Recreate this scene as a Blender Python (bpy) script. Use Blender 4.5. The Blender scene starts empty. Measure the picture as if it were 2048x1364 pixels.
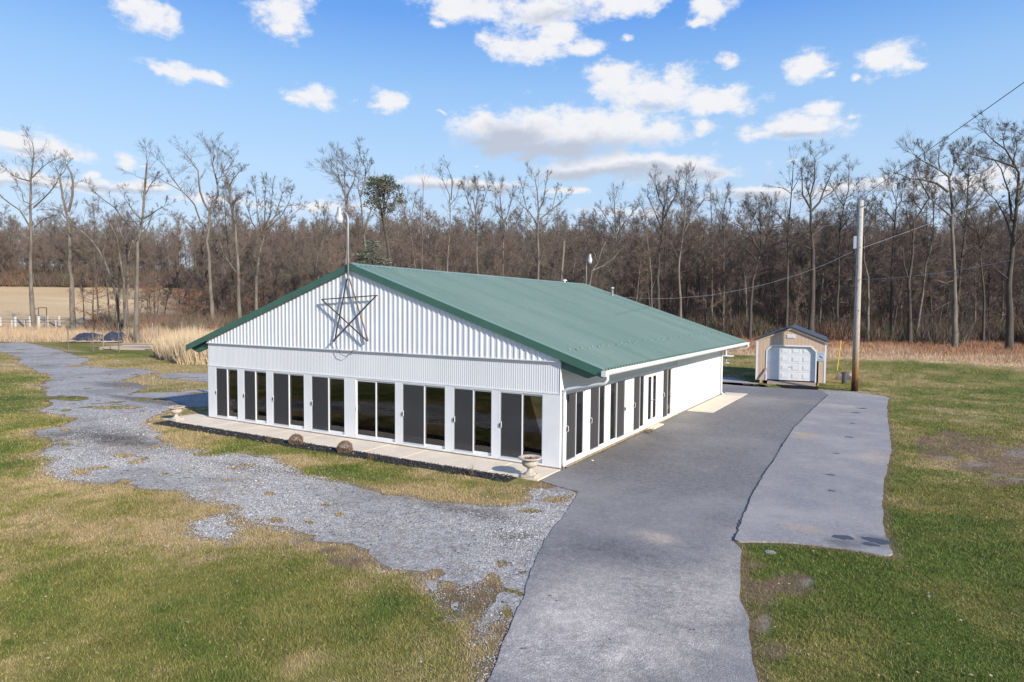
import bpy, math, random
import numpy as np
from mathutils import Vector, Matrix, noise as mnoise
R = math.radians
sc = bpy.context.scene
COL = sc.collection
random.seed(7); rng = np.random.default_rng(11)

# ------------------------------------------------------------------ camera
CC = np.array([8.1826, -16.4608, 4.5229]); YAW, PITCH, ROLL, FPX = -0.536227, -0.050007, 0.0076187, 1300.79
FW = np.array([math.sin(YAW)*math.cos(PITCH), math.cos(YAW)*math.cos(PITCH), math.sin(PITCH)])
r0_ = np.array([math.cos(YAW), -math.sin(YAW), 0.0]); u0_ = np.cross(r0_, FW)
RT = r0_*math.cos(ROLL)+u0_*math.sin(ROLL); UP = -r0_*math.sin(ROLL)+u0_*math.cos(ROLL)
cam_d = bpy.data.cameras.new('camera'); cam = bpy.data.objects.new('camera', cam_d); COL.objects.link(cam)
cam_d.sensor_width = 36.0; cam_d.lens = FPX/2048*36; cam_d.clip_start = 0.1; cam_d.clip_end = 3000
M = Matrix(((RT[0], UP[0], -FW[0], CC[0]), (RT[1], UP[1], -FW[1], CC[1]), (RT[2], UP[2], -FW[2], CC[2]), (0, 0, 0, 1)))
cam.matrix_world = M
sc.camera = cam

# ------------------------------------------------------------------ light
SUN_DIR = np.array([0.948, -0.318, 0.0]); SUN_DIR /= np.linalg.norm(SUN_DIR)
SUN_EL = R(25); SD = np.array([SUN_DIR[0]*math.cos(SUN_EL), SUN_DIR[1]*math.cos(SUN_EL), math.sin(SUN_EL)])
sun_d = bpy.data.lights.new('sun', 'SUN'); sun_d.energy = 3.2; sun_d.angle = R(0.6); sun_d.color = (1.0, 0.93, 0.83)
sun = bpy.data.objects.new('sun', sun_d); COL.objects.link(sun)
sun.rotation_euler = Vector(SD).to_track_quat('Z', 'Y').to_euler()
sc.view_settings.view_transform = 'Standard'; sc.view_settings.look = 'None'
sc.view_settings.exposure = 1.12; sc.view_settings.gamma = 1.0; sc.view_settings.use_curve_mapping = False
SKY_STRENGTH = 0.15

def ray(px, py): return FW*FPX+RT*(px-1024)-UP*(py-682)
def at(px, py, s):
    return CC+ray(px, py)*(s/FPX)
GZ = -0.07
def gp(px, py, z=GZ):
    d = ray(px, py); t = (z-CC[2])/d[2]; p = CC+d*t; return (p[0], p[1])
def depth_xy(x, y): return (x-CC[0])*math.sin(YAW)+(y-CC[1])*math.cos(YAW)
TS = [0, 62, 75, 90, 110, 130, 160, 200, 230, 300, 500, 3000]; TZ = [0, 0, .2, .8, 1.7, 3.0, 5.8, 9.8, 12.2, 19, 26, 26]
def terr(x, y): return GZ+np.interp(depth_xy(x, y), TS, TZ)

# ------------------------------------------------------------------ world: Nishita sky + clouds
def build_world():
    w = bpy.data.worlds.new('World'); sc.world = w; w.use_nodes = True
    nt = w.node_tree; N = nt.nodes; L = nt.links; N.clear()
    def nd(t, **k):
        n = N.new(t)
        for a, b in k.items(): setattr(n, a, b)
        return n
    def mth(op, a, b=None, clamp=False):
        n = nd('ShaderNodeMath', operation=op); n.use_clamp = clamp
        for i, v in enumerate((a, b)):
            if v is None: continue
            if hasattr(v, 'links'): L.new(v, n.inputs[i])
            else: n.inputs[i].default_value = v
        return n.outputs[0]
    out = nd('ShaderNodeOutputWorld'); bg = nd('ShaderNodeBackground'); L.new(bg.outputs[0], out.inputs[0])
    sky = nd('ShaderNodeTexSky', sky_type='NISHITA'); sky.sun_disc = False
    sky.sun_elevation = SUN_EL; sky.sun_rotation = math.atan2(SD[0], SD[1]); sky.air_density = 1.0; sky.dust_density = 0.35; sky.ozone_density = 1.6
    tc = nd('ShaderNodeTexCoord'); sep = nd('ShaderNodeSeparateXYZ'); L.new(tc.outputs['Generated'], sep.inputs[0])
    az = mth('ARCTAN2', sep.outputs[0], sep.outputs[1]); el = mth('ARCSINE', sep.outputs[2])
    comb = nd('ShaderNodeCombineXYZ'); L.new(az, comb.inputs[0]); L.new(el, comb.inputs[1])
    def azel(px, py):
        d = ray(px, py); d = d/np.linalg.norm(d); return math.atan2(d[0], d[1]), math.asin(d[2])
    # warp
    nz = nd('ShaderNodeTexNoise'); nz.inputs['Scale'].default_value = 9.0; nz.inputs['Detail'].default_value = 5; nz.inputs['Roughness'].default_value = .6
    sc2 = nd('ShaderNodeVectorMath', operation='MULTIPLY'); sc2.inputs[1].default_value = (1, 1.6, 1); L.new(comb.outputs[0], sc2.inputs[0]); L.new(sc2.outputs[0], nz.inputs['Vector'])
    wv = nd('ShaderNodeVectorMath', operation='MULTIPLY_ADD'); L.new(nz.outputs['Color'], wv.inputs[0]); wv.inputs[1].default_value = (.075, .045, 0)
    off = nd('ShaderNodeVectorMath', operation='SUBTRACT'); L.new(comb.outputs[0], off.inputs[0]); off.inputs[1].default_value = (.0375, .0225, 0); L.new(off.outputs[0], wv.inputs[2])
    P = wv.outputs[0]
    def blobs(lst):
        acc = None
        for (px, py, rx, ry, k) in lst:
            a, e = azel(px, py)
            ca = math.cos(math.atan((px-1024)/FPX))
            m = nd('ShaderNodeVectorMath', operation='MULTIPLY_ADD'); L.new(P, m.inputs[0])
            sx, sy = FPX/(rx*1.52*ca*ca), FPX/(ry*1.6*ca)
            m.inputs[1].default_value = (sx, sy, 0); m.inputs[2].default_value = (-a*sx, -e*sy, 0)
            ln = nd('ShaderNodeVectorMath', operation='LENGTH'); L.new(m.outputs[0], ln.inputs[0])
            v = mth('SUBTRACT', k, ln.outputs['Value'])
            acc = v if acc is None else mth('SMOOTH_MAX', acc, v) if False else mth('MAXIMUM', acc, v)
        return acc
    B = [(40,280,110,26,1),(120,300,60,14,.95),(15,355,70,20,.95),(150,374,160,14,.9),(310,376,90,14,.85),(330,142,70,9,.85),(410,155,60,12,.9),(1180,262,180,36,1),(1050,262,110,34,1),(1320,336,130,24,1),(1150,345,90,14,.9),(300,25,55,30,1),(265,5,40,18,.9),(340,30,25,22,.9),(572,25,45,38,1),(562,58,25,15,.9),(300,140,32,9,.8),(372,150,40,15,1),(448,157,32,12,.9),
         (622,192,42,18,1),(590,198,30,8,.7),(787,203,32,18,1),(765,212,30,6,.8),(55,278,72,20,1),(112,294,42,12,.9),(10,265,35,16,1),(245,316,34,14,.85),(285,328,25,4,.6),
         (175,348,20,13,.9),(5,348,36,14,.8),(60,372,90,12,.95),(240,374,120,12,.9),(1010,85,45,24,1),(1060,98,60,24,1),(1150,98,42,18,1),(1110,65,50,26,.9),
         (935,18,95,20,1),(1090,22,115,26,1),(1250,8,115,18,1),(1425,20,36,26,1),(1405,45,28,10,.9),(875,45,25,12,.8),(1262,75,20,12,.6),
         (1460,118,28,14,.8),(1612,128,44,26,1),(1645,150,20,8,.8),(1780,118,52,28,1),(1812,136,30,14,.9),(1708,158,16,8,.8),
         (1222,165,46,28,1),(1300,185,105,28,1),(1350,160,45,22,.9),(1425,205,78,22,1),(1260,200,60,22,.9),
         (965,250,52,26,1),(1080,250,125,34,1),(1210,245,115,28,1),(1010,285,85,22,1),(1110,292,110,22,1),(1310,262,70,20,.95),(1400,258,33,16,.8),
         (1220,333,118,24,1),(1335,328,105,20,1),(1430,340,65,13,.9),(1135,316,50,8,.8),(1600,247,90,24,1),(1650,215,40,20,.9),(1535,268,40,12,.9),(1700,235,28,8,.7),
         (910,366,130,11,1),(1125,380,60,7,.95),(1520,384,90,12,1),(1700,378,110,20,.85),(1930,362,150,30,.85),(945,325,15,5,.6),(1590,320,22,4,.6),(705,203,24,11,.5),(885,222,14,5,.5),(430,402,220,16,.62),(650,412,220,18,.62),(1250,420,200,14,.6)]
    f = blobs(B)
    # clouds beyond the field of view, from plain noise
    n3 = nd('ShaderNodeTexNoise'); n3.inputs['Scale'].default_value = 3.2; n3.inputs['Detail'].default_value = 3; L.new(sc2.outputs[0], n3.inputs['Vector'])
    g = mth('MULTIPLY', mth('SUBTRACT', n3.outputs['Fac'], .56), 6.0)
    rel = mth('ABSOLUTE', mth('SUBTRACT', az, YAW)); wrap = mth('MINIMUM', rel, mth('ABSOLUTE', mth('SUBTRACT', rel, 2*math.pi)))
    outm = mth('MAXIMUM', mth('MULTIPLY', mth('SUBTRACT', wrap, .70), 8, True), mth('MULTIPLY', mth('SUBTRACT', el, .50), 8, True))
    g2 = mth('SUBTRACT', mth('MULTIPLY', mth('ADD', g, 2), outm), 2)
    f = mth('MAXIMUM', f, g2)
    n2 = nd('ShaderNodeTexNoise'); n2.inputs['Scale'].default_value = 26.0; n2.inputs['Detail'].default_value = 7; n2.inputs['Roughness'].default_value = .66; L.new(sc2.outputs[0], n2.inputs['Vector'])
    dens = mth('ADD', f, mth('MULTIPLY', mth('SUBTRACT', n2.outputs['Fac'], .5), 1.75))
    mr = nd('ShaderNodeMapRange', interpolation_type='SMOOTHSTEP'); L.new(dens, mr.inputs[0]); mr.inputs[1].default_value = .08; mr.inputs[2].default_value = .72
    mask0 = mr.outputs[0]
    hz = nd('ShaderNodeMapRange'); L.new(el, hz.inputs[0]); hz.inputs[1].default_value = -.02; hz.inputs[2].default_value = .06
    mask = mth('MULTIPLY', mask0, hz.outputs[0])
    G = [(940,376,110,7,1),(60,380,80,8,.8),(250,384,110,7,.8),(1700,392,100,10,.7),(1080,296,150,20,1),(975,290,60,18,1),(1030,270,90,22,.8),(1210,352,135,12,1),(1350,344,80,10,.9),(950,376,110,6,1),(40,294,60,8,.6),(1500,394,65,7,1),(1600,268,70,8,.7),(1300,205,60,10,.5),(1100,30,90,14,.5)]
    gb = blobs(G)
    gs = mth('ADD', mth('MULTIPLY', gb, .9), mth('MULTIPLY', mth('SUBTRACT', n2.outputs['Fac'], .5), 1.0))
    gm = nd('ShaderNodeMapRange', interpolation_type='SMOOTHSTEP'); L.new(gs, gm.inputs[0]); gm.inputs[1].default_value = -.35; gm.inputs[2].default_value = .6
    soft = mth('MULTIPLY', mth('SUBTRACT', 1.0, n2.outputs['Fac']), .45)
    ccol = nd('ShaderNodeMix', data_type='RGBA'); ccol.inputs['A'].default_value = (2.9, 2.9, 2.98, 1); ccol.inputs['B'].default_value = (1.62, 1.80, 2.15, 1)
    fac = mth('MAXIMUM', gm.outputs[0], mth('MULTIPLY', soft, .6)); L.new(fac, ccol.inputs['Factor'])
    mx = nd('ShaderNodeMix', data_type='RGBA'); L.new(mask, mx.inputs['Factor'])
    gr = nd('ShaderNodeValToRGB'); e = gr.color_ramp.elements; L.new(mth('DIVIDE', el, math.pi/2), gr.inputs[0])
    e[0].position = 0; e[0].color = (.195, .224, .268, 1); e[1].position = 1; e[1].color = (.02, .06, .20, 1)
    for p, c in ((.055, (.165, .198, .250)), (.13, (.138, .198, .275)), (.20, (.092, .165, .275)), (.262, (.040, .108, .258)), (.33, (.028, .092, .252))): q = e.new(p); q.color = (*c, 1)
    g10 = nd('ShaderNodeVectorMath', operation='SCALE'); g10.inputs['Scale'].default_value = 10.0; L.new(gr.outputs[0], g10.inputs[0])
    tint = nd('ShaderNodeMix', data_type='RGBA'); tint.inputs['Factor'].default_value = .92; L.new(g10.outputs[0], tint.inputs['B'])
    L.new(sky.outputs[0], tint.inputs['A']); L.new(tint.outputs['Result'], mx.inputs['A']); L.new(ccol.outputs['Result'], mx.inputs['B'])
    L.new(mx.outputs['Result'], bg.inputs[0]); bg.inputs[1].default_value = SKY_STRENGTH
build_world()

# ------------------------------------------------------------------ helpers
def tag(o, label=None, cat=None, group=None, kind=None):
    if label: o['label'] = label
    if cat: o['category'] = cat
    if group: o['group'] = group
    if kind: o['kind'] = kind
    return o
def empty(name, loc=(0, 0, 0), rz=0, **k):
    o = bpy.data.objects.new(name, None); COL.objects.link(o); o.location = loc; o.rotation_euler = (0, 0, rz); o.empty_display_size = .3
    return tag(o, **k)
def link(name, me, parent=None, loc=None, rz=None):
    o = bpy.data.objects.new(name, me); COL.objects.link(o)
    if parent: o.parent = parent
    if loc is not None: o.location = loc
    if rz is not None: o.rotation_euler = (0, 0, rz)
    return o
class MB:
    def __init__(s): s.v = []; s.f = []
    def box(s, x0, x1, y0, y1, z0, z1):
        b = len(s.v); s.v += [(x, y, z) for z in (z0, z1) for y in (y0, y1) for x in (x0, x1)]
        s.f += [(b, b+2, b+3, b+1), (b+4, b+5, b+7, b+6), (b, b+1, b+5, b+4), (b+2, b+6, b+7, b+3), (b, b+4, b+6, b+2), (b+1, b+3, b+7, b+5)]; return s
    def bar(s, a, b, w, h, up=(0, 0, 1)):
        a, b = Vector(a), Vector(b); d = (b-a).normalized(); u = Vector(up)
        if abs(d.dot(u)) > .98: u = Vector((1, 0, 0))
        r = d.cross(u).normalized(); u = r.cross(d).normalized(); k = len(s.v)
        for p in (a, b):
            for i, j in ((-1, -1), (1, -1), (1, 1), (-1, 1)): s.v.append(tuple(p+r*w/2*i+u*h/2*j))
        s.f += [(k+3, k+2, k+1, k), (k+4, k+5, k+6, k+7)]+[(k+i, k+(i+1) % 4, k+4+(i+1) % 4, k+4+i) for i in range(4)]; return s
    def tube(s, pts, rad, n=8, cap=True):
        pts = [Vector(p) for p in pts]; m = len(pts)
        if not hasattr(rad, '__len__'): rad = [rad]*m
        k = len(s.v); prev = None
        for i, p in enumerate(pts):
            d = (pts[min(i+1, m-1)]-pts[max(i-1, 0)]).normalized()
            if prev is None:
                r = d.cross(Vector((0, 0, 1))) if abs(d.z) < .9 else d.cross(Vector((1, 0, 0)))
            else: r = prev-d*prev.dot(d)
            r.normalize(); prev = r; u = d.cross(r)
            for j in range(n):
                a = 2*math.pi*j/n; s.v.append(tuple(p+(r*math.cos(a)+u*math.sin(a))*rad[i]))
        for i in range(m-1):
            for j in range(n): s.f.append((k+i*n+j, k+i*n+(j+1) % n, k+(i+1)*n+(j+1) % n, k+(i+1)*n+j))
        if cap: s.f.append(tuple(k+j for j in range(n))[::-1]); s.f.append(tuple(k+(m-1)*n+j for j in range(n)))
        return s
    def lathe(s, prof, n=20, c=(0, 0, 0), flute=0, fl=(0, 0)):
        k = len(s.v)
        for i, (r, z) in enumerate(prof):
            for j in range(n):
                a = 2*math.pi*j/n; rr = r
                if flute and fl[0] <= z <= fl[1]: rr = r*(1+flute*(1 if j % 2 else -1))
                s.v.append((c[0]+rr*math.cos(a), c[1]+rr*math.sin(a), c[2]+z))
        for i in range(len(prof)-1):
            for j in range(n): s.f.append((k+i*n+j, k+i*n+(j+1) % n, k+(i+1)*n+(j+1) % n, k+(i+1)*n+j))
        return s
    def poly(s, pts): k = len(s.v); s.v += [tuple(p) for p in pts]; s.f.append(tuple(range(k, k+len(pts)))); return s
    def prism(s, pts, d):
        k = len(s.v); n = len(pts); s.v += [tuple(p) for p in pts]+[(p[0]+d[0], p[1]+d[1], p[2]+d[2]) for p in pts]
        s.f += [tuple(range(k, k+n))[::-1], tuple(range(k+n, k+2*n))]+[(k+i, k+(i+1) % n, k+n+(i+1) % n, k+n+i) for i in range(n)]; return s
    def mesh(s, name, mat, smooth=False):
        me = bpy.data.meshes.new(name); me.from_pydata(s.v, [], s.f); me.materials.append(mat)
        if smooth: me.polygons.foreach_set('use_smooth', [True]*len(me.polygons))
        me.update(); return me
    def build(s, name, mat, parent=None, smooth=False, bevel=0, **k):
        o = link(name, s.mesh(name, mat, smooth), parent)
        if bevel:
            b = o.modifiers.new('bevel', 'BEVEL'); b.width = bevel; b.segments = 2; b.limit_method = 'ANGLE'
        return tag(o, **k)
def npmesh(name, V, F, mat, col=None, smooth=False):
    """V (n,3), F (m,k) arrays of equal-size faces, col (n,3) point colours"""
    me = bpy.data.meshes.new(name); n = len(V); m, k = F.shape
    me.vertices.add(n); me.vertices.foreach_set('co', np.asarray(V, np.float32).ravel())
    me.loops.add(m*k); me.loops.foreach_set('vertex_index', F.astype(np.int32).ravel())
    me.polygons.add(m); me.polygons.foreach_set('loop_start', np.arange(0, m*k, k, dtype=np.int32)); me.polygons.foreach_set('loop_total', np.full(m, k, np.int32))
    if smooth: me.polygons.foreach_set('use_smooth', np.ones(m, bool))
    if col is not None:
        a = me.color_attributes.new('Col', 'FLOAT_COLOR', 'POINT'); c = np.ones((n, 4), np.float32); c[:, :3] = col; a.data.foreach_set('color', c.ravel())
    me.materials.append(mat); me.update(); me.validate(); return me

# ------------------------------------------------------------------ materials
def mat(name, c1, c2=None, scale=3.0, rough=.7, metal=0.0, detail=6, bump=0.0, bscale=40, spec=.5, c3=None, s3=30, m3=.5, stretch=None, coord='Object', attr=False, lo=.35, hi=.65, coat=0):
    m = bpy.data.materials.new(name); m.use_nodes = True; nt = m.node_tree; N, L = nt.nodes, nt.links
    b = N['Principled BSDF']; b.inputs['Roughness'].default_value = rough; b.inputs['Metallic'].default_value = metal; b.inputs['Specular IOR Level'].default_value = spec
    tc = N.new('ShaderNodeTexCoord'); vec = tc.outputs[coord] if coord != 'World' else N.new('ShaderNodeNewGeometry').outputs['Position']
    if stretch:
        mp = N.new('ShaderNodeMapping'); mp.inputs['Scale'].default_value = stretch; L.new(vec, mp.inputs[0]); vec = mp.outputs[0]
    def noise(s, d=detail, r=.6):
        n = N.new('ShaderNodeTexNoise'); n.inputs['Scale'].default_value = s; n.inputs['Detail'].default_value = d; n.inputs['Roughness'].default_value = r; L.new(vec, n.inputs['Vector']); return n
    def mixc(f, a, c, mode='MIX'):
        x = N.new('ShaderNodeMix'); x.data_type = 'RGBA'; x.blend_type = mode
        for v, k in ((f, 'Factor'), (a, 'A'), (c, 'B')):
            if hasattr(v, 'links'): L.new(v, x.inputs[k])
            else: x.inputs[k].default_value = v if k == 'Factor' else (*v, 1)
        return x.outputs['Result']
    def rampf(src, lo, hi):
        r = N.new('ShaderNodeMapRange'); L.new(src, r.inputs[0]); r.inputs[1].default_value = lo; r.inputs[2].default_value = hi; return r.outputs[0]
    if attr:
        a = N.new('ShaderNodeAttribute'); a.attribute_name = 'Col'; col = a.outputs['Color']
        if c2: col = mixc(rampf(noise(scale).outputs['Fac'], lo, hi), mixc(1, col, c1, 'MULTIPLY'), mixc(1, col, c2, 'MULTIPLY'))
        elif c1: col = mixc(1, col, c1, 'MULTIPLY')
    else:
        col = mixc(rampf(noise(scale).outputs['Fac'], lo, hi), c1, c2) if c2 else None
    if c3 is not None:
        col = mixc(rampf(noise(s3, 4, .7).outputs['Fac'], m3, m3+.12), col if col is not None else c1, c3)
    if col is None: b.inputs['Base Color'].default_value = (*c1, 1)
    else: L.new(col, b.inputs['Base Color'])
    if bump:
        bp = N.new('ShaderNodeBump'); bp.inputs['Strength'].default_value = bump; bp.inputs['Distance'].default_value = .02; L.new(noise(bscale, 4).outputs['Fac'], bp.inputs['Height']); L.new(bp.outputs[0], b.inputs['Normal'])
    return m
MT = {}
MT['white'] = mat('white_metal', (.74, .74, .75), (.69, .69, .70), 1.2, rough=.5)
MT['white_side'] = mat('white_steel_siding', (.69, .69, .695), (.64, .64, .645), .9, rough=.55, stretch=(1, 1, .25))
MT['frame'] = mat('white_vinyl', (.74, .74, .735), (.69, .69, .685), 2.0, rough=.4)
MT['screenframe'] = mat('grey_screen_frame', (.50, .51, .54), rough=.5)
MT['roof'] = mat('green_roof_steel', (.158, .232, .186), (.188, .262, .212), .35, rough=.42, c3=(.21, .275, .225), s3=1.6, m3=.56, stretch=(.25, 1, .25))
MT['trim'] = mat('green_trim', (.045, .120, .090), (.055, .135, .10), 1.5, rough=.4)
MT['soffit'] = mat('green_underside', (.42, .58, .38), (.5, .66, .46), 3, rough=.5)
MT['gutter'] = mat('white_gutter', (.70, .70, .69), (.58, .58, .56), 2.5, rough=.45)
MT['black'] = mat('black_plastic', (.015, .015, .017), rough=.5)
MT['starbar'] = mat('dark_star_tube', (.03, .028, .026), (.07, .06, .05), 12, rough=.6)
MT['rust'] = mat('rusty_tube', (.10, .07, .05), (.2, .17, .15), 10, rough=.7)
MT['galv'] = mat('galvanised_steel', (.42, .43, .44), (.32, .33, .34), 6, rough=.45, metal=.3)
MT['lampglass'] = mat('lamp_refractor', (.42, .44, .46), rough=.35)
MT['conc'] = mat('concrete', (.68, .58, .455), (.58, .50, .39), 1.3, rough=.9, bump=.25, c3=(.72, .64, .52), s3=40, m3=.55)
MT['concbase'] = mat('stained_concrete', (.30, .235, .16), (.18, .15, .10), 4, rough=.9, bump=.3)
MT['mulch'] = mat('black_mulch', (.012, .012, .013), (.03, .028, .026), 12, rough=.95, bump=1, bscale=30)
MT['wood'] = mat('weathered_wood', (.33, .26, .20), (.22, .17, .13), 6, rough=.8)
MT['tan'] = mat('tan_board', (.58, .43, .31), (.50, .365, .26), 3, rough=.75, bump=.1, stretch=(6, 6, .5))
MT['shingle'] = mat('dark_roof_metal', (.045, .05, .06), (.06, .065, .075), 2, rough=.45)
MT['bin'] = mat('dark_grey_bin', (.055, .06, .07), rough=.5)
MT['rubber'] = mat('black_mat', (.012, .012, .013), rough=1.0, spec=.05)
MT['yellow'] = mat('yellow_paint', (.70, .47, .03), rough=.5)
MT['stone'] = mat('urn_stone', (.46, .40, .33), (.33, .28, .22), 9, rough=.9, bump=.3, c3=(.52, .47, .40), s3=25)
MT['rock'] = mat('pale_rock', (.34, .31, .29), (.22, .20, .18), 4, rough=.9, bump=.4)
MT['leafdead'] = mat('dead_leaves', (.16, .085, .04), (.24, .15, .08), 10, rough=.9)
MT['intfloor'] = mat('dark_floor_tile', (.10, .105, .10), (.14, .14, .13), 2, rough=.18)
MT['intwall'] = mat('brown_panelling', (.20, .115, .07), (.25, .15, .095), 2, rough=.6)
MT['intceil'] = mat('grey_ceiling', (.5, .49, .46), rough=.8)
MT['greenpost'] = mat('pale_green_paint', (.30, .46, .36), rough=.5)
MT['curtain'] = mat('pale_green_blind', (.17, .25, .22), (.13, .20, .17), 3, rough=.8)
MT['fir'] = mat('tinsel_green', (.025, .06, .02), (.04, .09, .03), 6, rough=.8)
MT['ornament'] = mat('white_ornament', (.75, .73, .70), rough=.3)
MT['red'] = mat('red_skirt', (.30, .03, .03), rough=.8)
MT['bark'] = mat('pale_bark', (.18, .152, .12), (.085, .072, .057), 1.4, rough=.95, bump=.6, bscale=6, c3=(.30, .27, .22), s3=4, m3=.60, stretch=(1, 1, .3))
MT['bark2'] = mat('brown_bark', (.085, .07, .056), (.05, .042, .034), 1.6, rough=.95, bump=.6, bscale=6, c3=(.17, .145, .12), s3=4, m3=.62, stretch=(1, 1, .35))
MT['twig'] = mat('twigs', (.115, .09, .07), (.19, .155, .125), .25, rough=.95)
MT['twig2'] = mat('reddish_twigs', (.135, .098, .078), (.205, .15, .12), .25, rough=.95)
MT['darktwig'] = mat('dark_twigs', (.062, .05, .042), (.10, .082, .068), .25, rough=.95)
MT['roof2'] = mat('green_roof_steel_b', (.148, .222, .178), (.178, .252, .203), .5, rough=.46, c3=(.20, .265, .218), s3=2.1, m3=.56, stretch=(.25, 1, .25))
MT['postwhite'] = mat('weathered_white_post', (.46, .45, .43), (.36, .35, .33), 3, rough=.8)
MT['brush'] = mat('brush_twigs', (1, 1, 1), attr=True, rough=.95)
MT['oakleaf'] = mat('oak_leaves', (.30, .125, .05), (.20, .085, .04), .8, rough=.9)
MT['needle'] = mat('pine_needles', (.085, .085, .035), (.045, .055, .022), .6, rough=.85)
MT['spruce'] = mat('spruce_needles', (.20, .225, .165), (.07, .085, .05), 1.2, rough=.85)
MT['blade'] = mat('grass_blades', (1, 1, 1), attr=True, rough=.8, spec=.2)
MT['ground'] = mat('lawn_ground', (1.12, 1.12, 1.12), (.72, .74, .70), 5.0, attr=True, rough=.95, bump=.6, bscale=25, spec=.1, coord='World')
MT['tarp'] = mat('dark_tarp', (.022, .026, .036), (.04, .046, .06), 3, rough=.45, bump=.5, bscale=3)
MT['pinkboard'] = mat('faded_board', (.42, .29, .25), (.36, .31, .28), 2, rough=.8)
MT['berry'] = mat('barberry', (.17, .10, .06), (.25, .17, .10), 20, rough=.9)
MT['silver'] = mat('grey_white_box', (.45, .50, .57), rough=.5)
def speck(name, base, dark, lite, s=70, big=.35, bump=.5, rough=.9, patch=None, pamt=.5, zones=()):
    m = bpy.data.materials.new(name); m.use_nodes = True; nt = m.node_tree; N, L = nt.nodes, nt.links; b = N['Principled BSDF']; b.inputs['Roughness'].default_value = rough; b.inputs['Specular IOR Level'].default_value = .25
    g = N.new('ShaderNodeNewGeometry'); vec = g.outputs['Position']
    def noise(sv, d=3, r=.6, v=vec):
        n = N.new('ShaderNodeTexNoise'); n.inputs['Scale'].default_value = sv; n.inputs['Detail'].default_value = d; n.inputs['Roughness'].default_value = r; L.new(v, n.inputs['Vector']); return n.outputs['Fac']
    def mr(src, lo, hi):
        r = N.new('ShaderNodeMapRange'); L.new(src, r.inputs[0]); r.inputs[1].default_value = lo; r.inputs[2].default_value = hi; return r.outputs[0]
    def mixc(f, a, c):
        x = N.new('ShaderNodeMix'); x.data_type = 'RGBA'
        for v, k in ((f, 'Factor'), (a, 'A'), (c, 'B')):
            if hasattr(v, 'links'): L.new(v, x.inputs[k])
            else: x.inputs[k].default_value = v if k == 'Factor' else (*v, 1)
        return x.outputs['Result']
    vor = N.new('ShaderNodeTexVoronoi'); vor.inputs['Scale'].default_value = s; L.new(vec, vor.inputs['Vector'])
    sepc = N.new('ShaderNodeSeparateColor'); L.new(vor.outputs['Color'], sepc.inputs[0])
    col = mixc(mr(sepc.outputs[0], .0, 1.0), dark, lite)
    col = mixc(.5, col, base)
    col = mixc(mr(noise(s*.22, 3, .8), .35, .72), col, dark)
    if patch is not None:
        pn = N.new('ShaderNodeMath'); pn.operation = 'MULTIPLY'; L.new(mr(noise(big, 5, .62), .46, .64), pn.inputs[0]); pn.inputs[1].default_value = pamt
        col = mixc(pn.outputs[0], col, patch)
    for (zx, zy, rx, ry, zc, amt) in zones:
        m1 = N.new('ShaderNodeVectorMath'); m1.operation = 'MULTIPLY_ADD'; L.new(vec, m1.inputs[0]); m1.inputs[1].default_value = (1/rx, 1/ry, 0); m1.inputs[2].default_value = (-zx/rx, -zy/ry, 0)
        ln = N.new('ShaderNodeVectorMath'); ln.operation = 'LENGTH'; L.new(m1.outputs[0], ln.inputs[0])
        ad = N.new('ShaderNodeMath'); ad.operation = 'MULTIPLY_ADD'; L.new(noise(.9, 6, .65), ad.inputs[0]); ad.inputs[1].default_value = -1.6; L.new(ln.outputs['Value'], ad.inputs[2])
        mz = N.new('ShaderNodeMapRange'); L.new(ad.outputs[0], mz.inputs[0]); mz.inputs[1].default_value = .35; mz.inputs[2].default_value = -.45; mz.inputs[3].default_value = 0; mz.inputs[4].default_value = amt
        zmix = N.new('ShaderNodeMix'); zmix.data_type = 'RGBA'; zmix.blend_type = 'MULTIPLY'; L.new(mz.outputs[0], zmix.inputs['Factor']); L.new(col, zmix.inputs['A']); zmix.inputs['B'].default_value = (*zc, 1); zmix.clamp_result = False; col = zmix.outputs['Result']
    L.new(col, b.inputs['Base Color'])
    bp = N.new('ShaderNodeBump'); bp.inputs['Strength'].default_value = bump; bp.inputs['Distance'].default_value = .015; L.new(vor.outputs['Distance'], bp.inputs['Height']); L.new(bp.outputs[0], b.inputs['Normal'])
    return m
MT['asphalt'] = speck('asphalt', (.20, .188, .182), (.115, .109, .106), (.36, .345, .333), 48, .16, .35, patch=(.30, .282, .258), pamt=.6, zones=[(*gp(1240, 1200), 1.7, 2.6, (1.7, 1.62, 1.5), 1), (*gp(1440, 1200), .9, 4.5, (1.4, 1.36, 1.28), 1), (*gp(1100, 1300), 1.2, 1.8, (1.45, 1.42, 1.38), 1), (*gp(1310, 1075), .5, .35, (1.4, 1.3, 1.15), 1), (*gp(1240, 1110), 1.2, 1.0, (.72, .72, .76), 1), (*gp(1240, 900), 1.6, 4.0, (.80, .79, .79), 1), (*gp(1560, 800), 2.6, 1.2, (1.35, 1.28, 1.18), .8)])
MT['oldasphalt'] = speck('old_asphalt', (.27, .253, .245), (.20, .188, .182), (.44, .415, .40), 50, .5, .25, patch=(.37, .34, .30), pamt=.55, zones=[(*gp(1610, 872), .5, .7, (1.2, 1.05, .82), 1), (*gp(1680, 815), 1.6, .9, (1.25, 1.2, 1.08), 1), (*gp(1610, 1060), .45, .35, (1.22, 1.12, .95), 1), (*gp(1750, 915), .5, 1.4, (1.2, 1.12, .98), 1), (*gp(1690, 1090), .5, .3, (.55, .55, .58), .9), (*gp(1758, 1085), .4, .5, (.55, .55, .58), .9), (*gp(1650, 980), 1.2, 2.5, (.88, .89, .92), 1)])
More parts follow.
